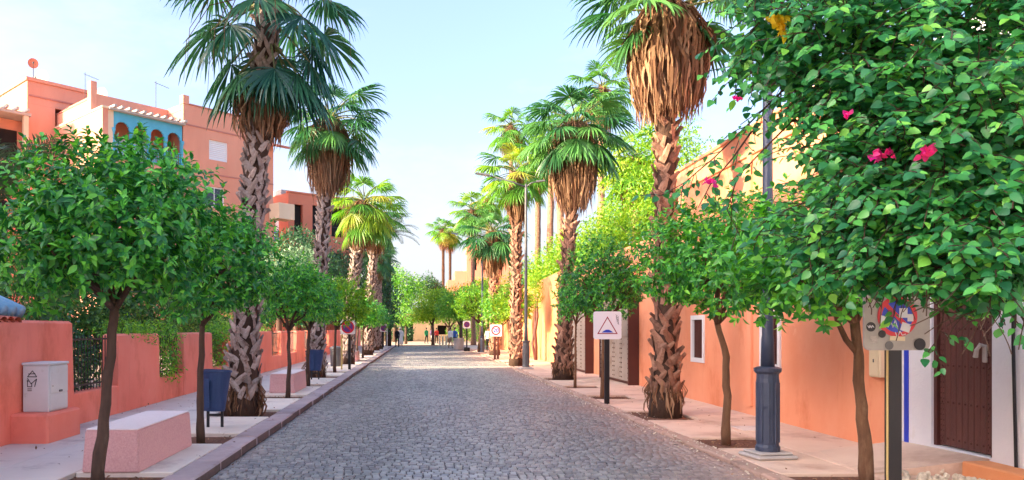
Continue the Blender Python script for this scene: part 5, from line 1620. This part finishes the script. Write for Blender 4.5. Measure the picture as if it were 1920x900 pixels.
sprays([(2.55, 5.75, 3.2), (2.42, 5.8, 3.0), (2.25, 5.8, 2.8), (2.16, 5.82, 2.62)], dens=10)
sprays([(2.6, 5.6, 4.05), (2.48, 5.65, 3.9), (2.42, 5.7, 3.7), (2.40, 5.7, 3.5)], dens=14)
sprays([(2.7, 5.5, 4.2), (2.5, 5.6, 4.25), (2.38, 5.6, 4.12)], dens=16, drop=False)
sprays([(3.6, 4.6, 1.95), (3.72, 4.6, 1.72), (3.74, 4.62, 1.58)], dens=18)
sprays([(3.30, 5.1, 2.1), (3.40, 5.3, 1.92), (3.42, 5.4, 1.82)], dens=9)
sprays([(3.42, 4.9, 2.0), (3.50, 5.0, 1.75), (3.46, 5.05, 1.52)], dens=14)
sprays([(2.8, 5.4, 2.6), (2.6, 5.5, 2.52), (2.45, 5.55, 2.30)], dens=18)
LP, LD, LN, LS = (np.array(q) for q in (LP, LD, LN, LS))
split_leaves('heart', 'bract_leaf', LP, LD, LN, LS, bg_, BO, 300)
o = stems.build('twigs', 'bark', bg_); o['kind'] = 'stuff'
# darkness inside the mass comes from further leaves behind
n = 6500
bl = np.array([BL[i][:6] for i in rng.choice(len(BL), n, p=np.array([b[6] for b in BL]) / sum(b[6] for b in BL))])
dd = sphere_dirs(n)
P = bl[:, :3] - np.array(BO) + dd * bl[:, 3:] * (.85 * rng.random(n) ** .5)[:, None] + np.array([.05, .25, 0])
leaf_cloud('inner_foliage', leaf_tmpl('mid'), P, nrm(rng.normal(size=(n, 3)) + np.array([0, 0, -.5])), nrm(rng.normal(size=(n, 3)) * .7 + np.array([0, -.3, .6])), np.full(n, .11), 'bract_leaf', bg_)
# flowers: three papery bracts each, in small heads; the yellow ones paint sunlit leaves
def flower_or_sunlit_leaf(x, y, z, nb_, s, m='bract'):
    p = np.array([x - BO[0], y - BO[1], z])
    k = nb_ * 3
    c = p + rng.normal(0, .016, (nb_, 3)) * s
    C = np.repeat(c, 3, 0)
    D = nrm(rng.normal(size=(k, 3)) * .7 + np.array([0, -.5, .35])); N = nrm(rng.normal(size=(k, 3)) + np.array([0, -.6, .3]))
    V, F = scatter(leaf_tmpl('heart'), C, D, N, np.full(k, .048 * s))
    put('flower_or_sunlit_leaf', np_mesh('flower_or_sunlit_leaf', V, F, m, rnd=np.repeat(rng.random(k), len(F) // k)), bg_)
for (px, py, Y, nb_, s, m) in ((1735, 284, 4.35, 7, 1.0, 'bract'), (1642, 292, 4.7, 5, 1.0, 'bract'), (1662, 290, 4.7, 3, .9, 'bract'), (1590, 216, 4.75, 4, .8, 'bract'), (1330, 342, 5.7, 5, .9, 'bract'),
                               (1385, 184, 5.6, 4, .8, 'bract'), (1455, 16, 5.3, 4, .9, 'bract'), (1455, 45, 5.2, 8, 1.3, 'sunlit_leaf'), (1468, 62, 5.2, 4, 1.2, 'sunlit_leaf')):
    flower_or_sunlit_leaf((px - 789) * Y / 1400, Y, 1.68 + (616 - py) * Y / 1400, nb_, s, m)

# ---------------------------------------------------------------- benches
def bench(y0, label):
    e = empty('concrete_bench', (-3.4, y0 + .93, .10), 0, label, 'bench', 'terrazzo block benches')
    m = MB()
    b, t, z = (.315, .95), (.29, .92), .46
    m.add([(-b[0], -b[1], 0), (b[0], -b[1], 0), (b[0], b[1], 0), (-b[0], b[1], 0), (-t[0], -t[1], z), (t[0], -t[1], z), (t[0], t[1], z), (-t[0], t[1], z)],
          [(0, 3, 2, 1), (4, 5, 6, 7), (0, 1, 5, 4), (1, 2, 6, 5), (2, 3, 7, 6), (3, 0, 4, 7)])
    bm = bmesh.new(); me = m.mesh('block', 'granite'); bm.from_mesh(me)
    bmesh.ops.bevel(bm, geom=bm.edges[:], offset=.012, segments=2, affect='EDGES'); bm.to_mesh(me); bm.free()
    put('block', me, e)
    MB().cbox(-.285, .285, -.915, .915, .461, .476, .007).build('seat_top', 'granite_top', e)
bench(8.2, 'nearest pink terrazzo block bench behind the big orange tree')
bench(18.3, 'second pink terrazzo block bench beyond the near left palm')
bench(35.9, 'far pink terrazzo block bench behind the red and white sign')

# ---------------------------------------------------------------- litter bins
def bin_(x, y, label, s=1.0):
    e = empty('litter_bin', (x, y, .10), .12, label, 'litter bin', 'blue litter bins on posts')
    m = MB()
    m.lathe([(.175 * s, .29), (.18 * s, .30), (.225 * s, .74), (.245 * s, .90), (.262 * s, .905), (.262 * s, .93), (.245 * s, .93), (.22 * s, .74), (.17 * s, .33)], 24, (0, 0), 0, 1.0, .82)
    m.build('bucket', 'bin_blue', e, smooth=False, rot=(0, .05, 0))
    MB().box(-.022, .022, .20, .24, 0, .86).build('post', 'iron', e, (-.10, 0, 0))
    MB().box(-.022, .022, .20, .24, 0, .86).build('post', 'iron', e, (.12, 0, 0))
    MB().box(-.12, .14, .205, .235, .18, .215).build('crossbar', 'iron', e)
    MB().box(-.035, .035, -.225, -.2, .36, .8).build('rib', 'bin_blue', e, (-.05, .0, 0))
bin_(-3.28, 11.75, 'nearest dark blue litter bin beside the near left palm')
bin_(-3.27, 23.0, 'farther blue litter bin in front of the second left palm')
gb = empty('grey_bin', (-3.55, 31.2, .10), 0, 'grey green covered bin behind the lime green orange tree', 'bin')
MB().lathe([(.20, 0), (.21, .02), (.25, .70), (.26, .72)], 16).build('body', 'lamp_grey', gb)
MB().lathe([(.27, .721), (.27, .76), (.2, .83), (.06, .86)], 16).build('lid', 'lamp_grey', gb)

# ---------------------------------------------------------------- electrical cabinet on its plinth
pe = MB().cbox(-5.66, -5.12, 10.25, 11.25, .05, .50, .03).build('plinth', 'pink')
tag(pe, 'low red plastered plinth under the grey electrical cabinet', 'plinth')
ec = empty('electrical_cabinet', (-5.39, 10.78, .50), 0, 'pale grey electrical cabinet with black scrawl standing on the red plinth', 'cabinet')
MB().cbox(-.22, .15, -.26, .30, 0, .66, .012).build('case', 'cabinet', ec)
MB().cbox(-.235, .17, -.275, .315, .661, .70, .012).build('cap', 'cabinet', ec)
MB().cbox(.151, .165, -.24, .28, .26, .645, .005).build('upper_door', 'cabinet', ec)
MB().cbox(.151, .163, -.24, .28, .02, .25, .005).build('lower_door', 'cabinet', ec)
MB().cbox(.166, .185, .0, .08, .27, .30, .004).build('handle', 'lamp_grey', ec)
MB().lathe([(.012, 0), (.01, .01)], 8).build('lock', 'lamp_grey', ec, (.166, -.18, .36))
def scribble(parent, strokes, r, m, name='graffiti'):
    b = MB()
    for s_ in strokes:
        for p, q in zip(s_[:-1], s_[1:]):
            p, q = Vector(p), Vector(q)
            b.tube([p, q], r, 4)
    return b.build(name, m, parent)
scribble(ec, [[(-.15, -.2615, .50), (-.08, -.2615, .585), (-.02, -.2615, .50), (-.15, -.2615, .50)], [(-.14, -.2615, .54), (-.04, -.2615, .545)], [(-.15, -.2615, .48), (-.10, -.2615, .40), (-.02, -.2615, .47), (-.05, -.2615, .36), (-.03, -.2615, .44)],
              [(-.16, -.2615, .44), (-.12, -.2615, .44)], [(-.15, -.2615, .46), (-.15, -.2615, .36), (-.09, -.2615, .36), (-.09, -.2615, .42)], [(-.15, -.2615, .33), (-.09, -.2615, .33)], [(-.15, -.2615, .305), (-.09, -.2615, .305)]], .0055, 'black')

# ---------------------------------------------------------------- street lamps
def lamp(x, y, label, m, h=7.45, base=1.15, arm=1.5, wide=.142):
    e = empty('street_lamp', (x, y, .05), 0, label, 'street lamp', 'double armed street lamps')
    pf = MB().cbox(-.27, .27, -.24, .24, 0, .05, .02)
    pf.cbox(-.22, .22, -.20, .20, .051, .085, .012)
    pf.build('plinth', 'concrete', e, rot=(0, 0, .15))
    b = MB()
    n = 16
    prof = [(wide * 1.03, .086), (wide * 1.03, .14), (wide * .92, .17), (wide * .92, .62), (wide * .97, .66), (wide * .97, .95), (wide * .92, 1.0), (wide * .92, base - .09)]
    b.lathe(prof, n)
    b.build('base_column', m, e)
    fl = MB()
    for k in range(10):
        a = 2 * math.pi * k / 10
        fl.tube([(wide * .93 * math.cos(a), wide * .93 * math.sin(a), .2), (wide * .93 * math.cos(a), wide * .93 * math.sin(a), .95)], .012, 5)
    fl.build('fluting', m, e)
    MB().lathe([(wide * .95, base - .09), (wide * 1.14, base - .06), (wide * 1.16, base - .02), (wide * .8, base)], n).build('collar', m, e)
    MB().lathe([(.082, base), (.074, base + .35), (.066, base + .4), (.05, h - .3), (.045, h)], 14).build('pole', m, e, smooth=True)
    a1 = MB().tube([(0, 0, h - .12), (-arm * .35, 0, h + .08), (-arm, -.0, h + .36)], [.035, .03, .024], 8)
    a1.build('arm', m, e, smooth=True)
    a2 = MB().tube([(0, 0, h - .12), (.22, 0, h + .05), (.42, .0, h + .10)], [.035, .03, .024], 8)
    a2.build('arm', m, e, smooth=True)
    hd = MB()
    hd.add([(-arm - .55, -.10, h + .42), (-arm - .55, .10, h + .42), (-arm + .05, .14, h + .32), (-arm + .05, -.14, h + .32), (-arm - .52, -.08, h + .47), (-arm - .52, .08, h + .47), (-arm + .02, .09, h + .40), (-arm + .02, -.09, h + .40)],
           [(0, 3, 2, 1), (4, 5, 6, 7), (0, 1, 5, 4), (1, 2, 6, 5), (2, 3, 7, 6), (3, 0, 4, 7)])
    ho = hd.build('lamp_head', m, e)
    MB().add([(-arm - .5, -.07, h + .405), (-arm - .5, .07, h + .405), (-arm - .05, .09, h + .33), (-arm - .05, -.09, h + .33)], [(0, 1, 2, 3)]).build('lens', 'white_paint', ho)
    h2 = MB().add([(.40, -.10, h + .07), (.40, .10, h + .07), (.78, .09, h + .12), (.78, -.09, h + .12), (.42, -.07, h + .15), (.42, .07, h + .15), (.74, .06, h + .17), (.74, -.06, h + .17)],
                  [(0, 3, 2, 1), (4, 5, 6, 7), (0, 1, 5, 4), (1, 2, 6, 5), (2, 3, 7, 6), (3, 0, 4, 7)])
    h2.build('lamp_head', m, e)
lamp(4.39, 9.45, 'near dark blue lamp post with dented fluted base on the right', 'lamp_blue')
lamp(4.24, 30.1, 'thin grey double armed lamp post beside the sunlit palm trunk', 'lamp_grey')
lamp(4.04, 49.0, 'farthest black lamp post before the right no parking sign', 'lamp_blue')

# ---------------------------------------------------------------- road signs
def disc(m, r, z, y, n=40, r_in=0., mi=0):
    vs, fs = [], []
    for k in range(n):
        t = 2 * math.pi * k / n
        vs.append((r * math.cos(t), y, z + r * math.sin(t)))
        vs.append((r_in * math.cos(t), y, z + r_in * math.sin(t)))
    for k in range(n):
        a, b = 2 * k, 2 * ((k + 1) % n)
        if r_in > 0: fs.append((a, b, b + 1, a + 1))
    if r_in <= 0:
        vs = vs[::2]
        fs = [tuple(range(n))]
    return m.add(vs, fs, mi)
def plate(e, w_, z0, h_, m='sign_white', name='panel', yf=-.055):
    """rounded square plate, 4 mm proud frame"""
    b = MB()
    r_ = .05
    poly = []
    for cx, cz, a0 in ((w_ / 2 - r_, z0 + h_ - r_, 0), (-w_ / 2 + r_, z0 + h_ - r_, 90), (-w_ / 2 + r_, z0 + r_, 180), (w_ / 2 - r_, z0 + r_, 270)):
        for k in range(6):
            t = R(a0 + 18 * k)
            poly.append((cx + r_ * math.cos(t), cz + r_ * math.sin(t)))
    b.prism(poly, 'y', yf, yf + .018)
    return b.build(name, m, e)
def post(e, x=0., w_=.05, h_=2.05, m='black', y0=-.036, d=.05):
    MB().cbox(x - w_, x + w_, y0, y0 + d * 2, -.05, h_, .006).build('post', m, e)
def text_mesh(e, body, size, z, m, y=-.062, x=0., name='number'):
    cu = bpy.data.curves.new('txt', 'FONT')
    cu.body = body; cu.size = size; cu.align_x = 'CENTER'; cu.align_y = 'CENTER'; cu.extrude = .0008; cu.offset = .006
    to = bpy.data.objects.new('txt', cu); COL.objects.link(to)
    dg = bpy.context.evaluated_depsgraph_get()
    me = bpy.data.meshes.new_from_object(to.evaluated_get(dg))
    bpy.data.objects.remove(to, do_unlink=True); bpy.data.curves.remove(cu)
    me.materials.clear(); me.materials.append(MT[m])
    return put(name, me, e, (x, y, z), (R(90), 0, 0))
GS = 'square road signs on black posts'
# speed hump sign
s = empty('road_sign', (4.04, 16.2, .05), R(-3), 'white warning sign with a red triangle over a blue speed hump', 'road sign', GS)
post(s, 0, .05, 1.95)
plate(s, .60, 1.40, .60)
tri = MB()
def ring_tri(b, cx, cz, R1, R2, y):
    o1 = [(cx + R1 * math.cos(R(90 + 120 * k)), y, cz + R1 * math.sin(R(90 + 120 * k))) for k in range(3)]
    o2 = [(cx + R2 * math.cos(R(90 + 120 * k)), y, cz + R2 * math.sin(R(90 + 120 * k))) for k in range(3)]
    for k in range(3):
        b.add([o1[k], o1[(k + 1) % 3], o2[(k + 1) % 3], o2[k]], [(0, 1, 2, 3)])
ring_tri(tri, 0, 1.64, .255, .215, -.0575)
tri.build('red_triangle', 'sign_maroon', s)
MB().add([(-.13, -.0575, 1.545), (.13, -.0575, 1.545), (.07, -.0575, 1.585), (.03, -.0575, 1.605), (-.03, -.0575, 1.605), (-.07, -.0575, 1.585)], [(0, 1, 2, 3, 4, 5)]).build('hump_symbol', 'sign_blue', s)
scribble(s, [[(.17, -.0575, 1.93), (.21, -.0575, 1.91), (.18, -.0575, 1.89), (.22, -.0575, 1.87), (.18, -.0575, 1.86), (.225, -.0575, 1.83), (.19, -.0575, 1.82), (.23, -.0575, 1.80), (.20, -.0575, 1.78), (.24, -.0575, 1.755), (.215, -.0575, 1.74), (.25, -.0575, 1.72)], [(.23, -.0575, 1.90), (.235, -.0575, 1.72)]], .0032, 'black')

def no_stop(e, z, rr=.2, blue='sign_purple', red='sign_maroon', panel='sign_white', cross=False):
    plate(e, .56, z - .28, .56, panel)
    b = MB(); disc(b, rr * .80, z, -.0575); b.build('blue_field', blue, e)
    b = MB(); disc(b, rr, z, -.0585, r_in=rr * .78); b.build('red_ring', red, e)
    w_ = rr * .11
    b = MB()
    for sg in ((1,) if not cross else (1, -1)):
        d = Vector((math.sqrt(.5) * sg, 0, -math.sqrt(.5))); q = Vector((math.sqrt(.5) * sg, 0, math.sqrt(.5)))
        c = Vector((0, -.0592 - .0004 * sg, z))
        b.add([c - d * rr * .8 - q * w_, c + d * rr * .8 - q * w_, c + d * rr * .8 + q * w_, c - d * rr * .8 + q * w_], [(0, 1, 2, 3)])
    b.build('red_bar', red, e)
# near, sticker covered sign
s = empty('road_sign', (3.95, 6.25, .05), R(2), 'weathered no parking sign covered in stickers half hidden by the bougainvillea', 'road sign', GS)
post(s, .0, .058, 1.98, d=.03)
MB().cbox(-.070, -.0585, -.036, -.016, -.05, 1.98, .003).build('post_edge', 'yellow_post', s)
no_stop(s, 1.73, .17, 'sign_blue', 'sign_red', 'sign_grey')
def sticker(x, z, w_, h_, m, y=-.0602, rot=0., round_=False):
    b = MB()
    if round_:
        disc(b, w_, 0, 0, 20)
    else:
        b.add([(-w_, 0, -h_), (w_, 0, -h_), (w_, 0, h_), (-w_, 0, h_)], [(0, 1, 2, 3)])
    b.build('sticker', m, s, (x, y, z), rot=(0, rot, 0))
for a in ((-.225, 1.645, .04, .04, 'black', True, 0), (-.13, 1.585, .032, .032, 'black', True, 0), (-.12, 1.69, .03, .045, 'cabinet', False, .2), (.05, 1.76, .035, .04, 'cabinet', False, 0), (.07, 1.64, .04, .035, 'cabinet', False, .3),
          (.0, 1.548, .065, .018, 'pale_cream_paint', False, .05), (-.07, 1.49, .036, .036, 'lamp_grey', True, 0), (-.2, 1.54, .03, .028, 'concrete', False, 0), (.11, 1.72, .025, .03, 'cabinet', False, 0), (.19, 1.50, .05, .05, 'black', True, 0), (-.055, 1.75, .035, .018, 'sign_maroon', True, 0)):
    sticker(a[0], a[1], a[2], a[3], a[4], round_=a[5], rot=a[6], y=-.0602 - .0006 * random.random())
scribble(s, [[(-.10, -.061, 1.69), (-.08, -.061, 1.64), (-.06, -.061, 1.70), (-.04, -.061, 1.64), (-.02, -.061, 1.70), (.0, -.061, 1.64)], [(-.02, -.061, 1.60), (.0, -.061, 1.56), (.02, -.061, 1.61), (.04, -.061, 1.575), (.07, -.061, 1.585)],
             [(-.255, -.0615, 1.655), (-.24, -.0615, 1.635), (-.235, -.0615, 1.658), (-.222, -.0615, 1.635), (-.215, -.0615, 1.656), (-.2, -.0615, 1.64)]], .0035, 'sign_white')
# left, red corner showing under leaves
s = empty('road_sign', (-2.82, 28.9, .10), 0, 'half hidden white sign with a red ring under the lime green tree', 'road sign', GS)
post(s, .06, .05, 1.85)
MB().cbox(-.27, -.21, -.03, .03, -.05, 1.40, .005).build('post', 'yellow_post', s)
no_stop(s, 1.64, .25, 'sign_purple', 'sign_red')
# left far and right far no parking
s = empty('road_sign', (-2.80, 56.5, .10), 0, 'far left square no parking sign with a faded disc', 'road sign', GS)
post(s, -.1, .05, 1.85); MB().cbox(.22, .28, -.02, .04, -.05, 1.45, .005).build('post', 'sign_white', s)
no_stop(s, 1.62, .235)
s = empty('road_sign', (3.42, 55.5, .0), 0, 'far right square no parking sign on a black concrete foot', 'road sign', GS)
post(s, 0, .05, 2.0); no_stop(s, 1.98, .22)
MB().cbox(-.22, .22, -.2, .2, 0, .28, .03).build('foot', 'black', s)
# speed limit 20
s = empty('road_sign', (3.98, 39.6, .05), 0, 'white speed limit 20 sign with red ring on twin brown posts', 'road sign', GS)
post(s, -.05, .055, 1.75, 'brown_steel'); post(s, .16, .05, 1.75, 'brown_steel', y0=.3)
plate(s, .62, 1.22, .62)
b = MB(); disc(b, .25, 1.53, -.0575, r_in=.175); b.build('red_ring', 'sign_maroon', s)
text_mesh(s, "20", .29, 1.53, 'sign_blue')

# ---------------------------------------------------------------- concrete planter, bollards, rubble
pt = empty('concrete_planter', (3.05, 60.0, .0), 0, 'pale round concrete block beside the right no parking sign', 'planter')
MB().lathe([(.36, 0), (.40, .03), (.42, .78), (.44, .80), (.44, .92), (.38, .92), (.36, .80)], 16).build('tub', 'concrete', pt)
MB().lathe([(.35, .79), (.2, .84), (.02, .86)], 12).build('soil_fill', 'soil', pt)
for k, x in enumerate((1.80, 2.10, 2.42)):
    bo = empty('bollard', (x, 71.2, .0), 0, ('leftmost', 'middle', 'rightmost')[k] + ' of three cream bollards at the end of the street', 'bollard', 'cream bollards')
    MB().lathe([(.10, 0), (.10, .06), (.085, .09), (.085, .86)], 12).build('shaft', 'pale_cream_paint', bo)
    MB().lathe([(.10, .861), (.10, .91), (.07, .97), (.02, 1.0)], 12).build('cap', 'pale_cream_paint', bo)
rb = empty('rubble_heap', (5.50, 7.85, .05), 0, 'small heap of pale broken plaster beside the ramp', 'rubble')
rk = []
for v in range(4):
    m = MB(); m.cbox(-1, 1, -.8, .8, -.6, .6, .35, jit=.18); rk.append(m.mesh('stone', 'rubble'))
for i in range(75):
    q = random.gauss(0, .5)
    put('stone', rk[i % 4], rb, (max(-.55, min(.55, q * .55)) , random.gauss(0, .14), .015 + .07 * max(0, 1 - abs(q)) * random.random()), (random.uniform(0, 3), random.uniform(0, 3), random.uniform(0, 3)), [random.uniform(.016, .04)] * 3)
mh = MB().cbox(5.15, 5.75, 11.9, 12.45, .045, .061, .005).build('manhole_cover', 'slab_grey')
tag(mh, 'grey inspection cover in the right pavement behind the lamp post', 'manhole cover')

# ---------------------------------------------------------------- people, far down the street
def person(loc, rz, hgt, label, top, legs, robe=None, hair='hair', stride=.16, arm=.12, sleeves=True, bag=None):
    e = empty('person', loc, rz, label, 'person')
    k = hgt / 1.75
    J = {'pel': (0, 0, .93), 'spi': (0, .01, 1.12), 'che': (0, .0, 1.33), 'nec': (0, 0, 1.50), 'hd0': (0, -.01, 1.58), 'hd1': (0, -.015, 1.70),
         'ls': (.17, 0, 1.41), 'le': (.22, .03 + arm * .4, 1.14), 'lw': (.20, -.06 + arm, .90), 'lh': (.20, -.09 + arm, .80),
         'rs': (-.17, 0, 1.41), 're': (-.22, .03 - arm * .4, 1.14), 'rw': (-.20, -.08 - arm, .91), 'rh': (-.20, -.12 - arm, .82),
         'lk': (.10, -.03 - stride * .6, .50), 'lf': (.10, .02 - stride, .08), 'lt': (.11, -.15 - stride, .035), 'lp': (.10, 0, .86),
         'rk': (-.10, -.03 + stride * .35, .50), 'rf': (-.10, .05 + stride, .09), 'rt': (-.11, -.11 + stride, .035), 'rp': (-.10, 0, .86)}
    RD = {'pel': (.15, .11), 'spi': (.145, .10), 'che': (.17, .11), 'nec': (.062, .062), 'hd0': (.075, .085), 'hd1': (.078, .092), 'ls': (.075, .07), 'le': (.046, .046), 'lw': (.034, .034), 'lh': (.035, .02),
          'rs': (.075, .07), 're': (.046, .046), 'rw': (.034, .034), 'rh': (.035, .02), 'lk': (.062, .062), 'lf': (.045, .05), 'lt': (.04, .03), 'lp': (.095, .095), 'rk': (.062, .062), 'rf': (.045, .05), 'rt': (.04, .03), 'rp': (.095, .095)}
    ks = list(J)
    E = [('pel', 'spi'), ('spi', 'che'), ('che', 'nec'), ('nec', 'hd0'), ('hd0', 'hd1'), ('che', 'ls'), ('ls', 'le'), ('le', 'lw'), ('lw', 'lh'), ('che', 'rs'), ('rs', 're'), ('re', 'rw'), ('rw', 'rh'),
         ('pel', 'lp'), ('lp', 'lk'), ('lk', 'lf'), ('lf', 'lt'), ('pel', 'rp'), ('rp', 'rk'), ('rk', 'rf'), ('rf', 'rt')]
    me = bpy.data.meshes.new('p')
    me.from_pydata([tuple(c * k for c in J[q]) for q in ks], [(ks.index(a), ks.index(b)) for a, b in E], [])
    o = bpy.data.objects.new('p', me); COL.objects.link(o)
    md = o.modifiers.new('s', 'SKIN'); 
    for i, q in enumerate(ks):
        me.skin_vertices[0].data[i].radius = (RD[q][0] * k, RD[q][1] * k)
        me.skin_vertices[0].data[i].use_root = (q == 'pel')
    sb = o.modifiers.new('u', 'SUBSURF'); sb.levels = 2; sb.render_levels = 2
    dg = bpy.context.evaluated_depsgraph_get()
    bm_ = bpy.data.meshes.new_from_object(o.evaluated_get(dg))
    bpy.data.objects.remove(o, do_unlink=True)
    bm_.name = 'body'
    bm_.materials.clear()
    for q in ('skin', top, legs, 'black'): bm_.materials.append(MT[q])
    for p in bm_.polygons:
        c = p.center / k
        if c.z > 1.50: i = 0
        elif abs(c.x) > .165 and c.z < (.86 if sleeves else 1.2): i = 0
        elif c.z > .95 or (abs(c.x) > .165): i = 1
        elif c.z > .085: i = 2
        else: i = 3
        p.material_index = i
        p.use_smooth = True
    put('body', bm_, e)
    h = MB()
    for q, (r_, z) in enumerate(()): pass
    h.lathe([(.088 * k, 1.635 * k), (.098 * k, 1.68 * k), (.092 * k, 1.74 * k), (.06 * k, 1.785 * k), (.01 * k, 1.80 * k)], 14, (0, .012 * k), 0, .92, 1.08)
    h.build('hair' if hair == 'hair' else 'hood', hair, e, smooth=True)
    if robe:
        r_ = MB()
        r_.lathe([(.30 * k, .10 * k), (.27 * k, .5 * k), (.235 * k, .95 * k), (.24 * k, 1.30 * k), (.20 * k, 1.44 * k), (.09 * k, 1.53 * k)], 18, (0, 0), 0, 1.0, .72)
        r_.build('robe', robe, e, smooth=True)
        MB().tube([(.19 * k, 0, 1.42 * k), (.27 * k, .02, 1.14 * k), (.25 * k, -.05, .92 * k)], [.085 * k, .085 * k, .09 * k], 10).tube([(-.19 * k, 0, 1.42 * k), (-.27 * k, .02, 1.14 * k), (-.25 * k, -.05, .92 * k)], [.085 * k, .085 * k, .09 * k], 10).build('sleeves', robe, e, smooth=True)
    if bag:
        MB().cbox(-.16, .16, .12, .26, .98 * k, 1.38 * k, .04).build('backpack', bag, e)
    return e
person((-2.12, 67.0, .0), .2, 1.72, 'person in black walking beside the left kerb', 'cloth_black', 'cloth_black')
person((-1.98, 72.6, .03), .1, 1.74, 'person in a long white robe just behind the one in black', 'cloth_white', 'cloth_white', robe='cloth_white', hair='cloth_white')
person((4.75, 52.6, .05), 2.9, 1.70, 'person in a white shirt walking behind the farthest lamp post', 'cloth_white', 'cloth_black')
person((2.55, 64.0, .0), .3, 1.74, 'person in a white shirt and khaki trousers left of the concrete block', 'cloth_white', 'cloth_khaki')
person((2.95, 64.8, .0), -.5, 1.74, 'person in a blue top right behind the one in khaki trousers', 'cloth_blue', 'cloth_black')
person((.62, 82.0, .02), .4, 1.72, 'person in green beside the far trees', 'cloth_green', 'cloth_black')
person((1.30, 83.5, .02), -.2, 1.74, 'person in purple among the far walkers', 'cloth_purple', 'cloth_white')
person((1.75, 82.5, .02), .1, 1.70, 'person in red at the end of the street', 'cloth_red', 'cloth_black')
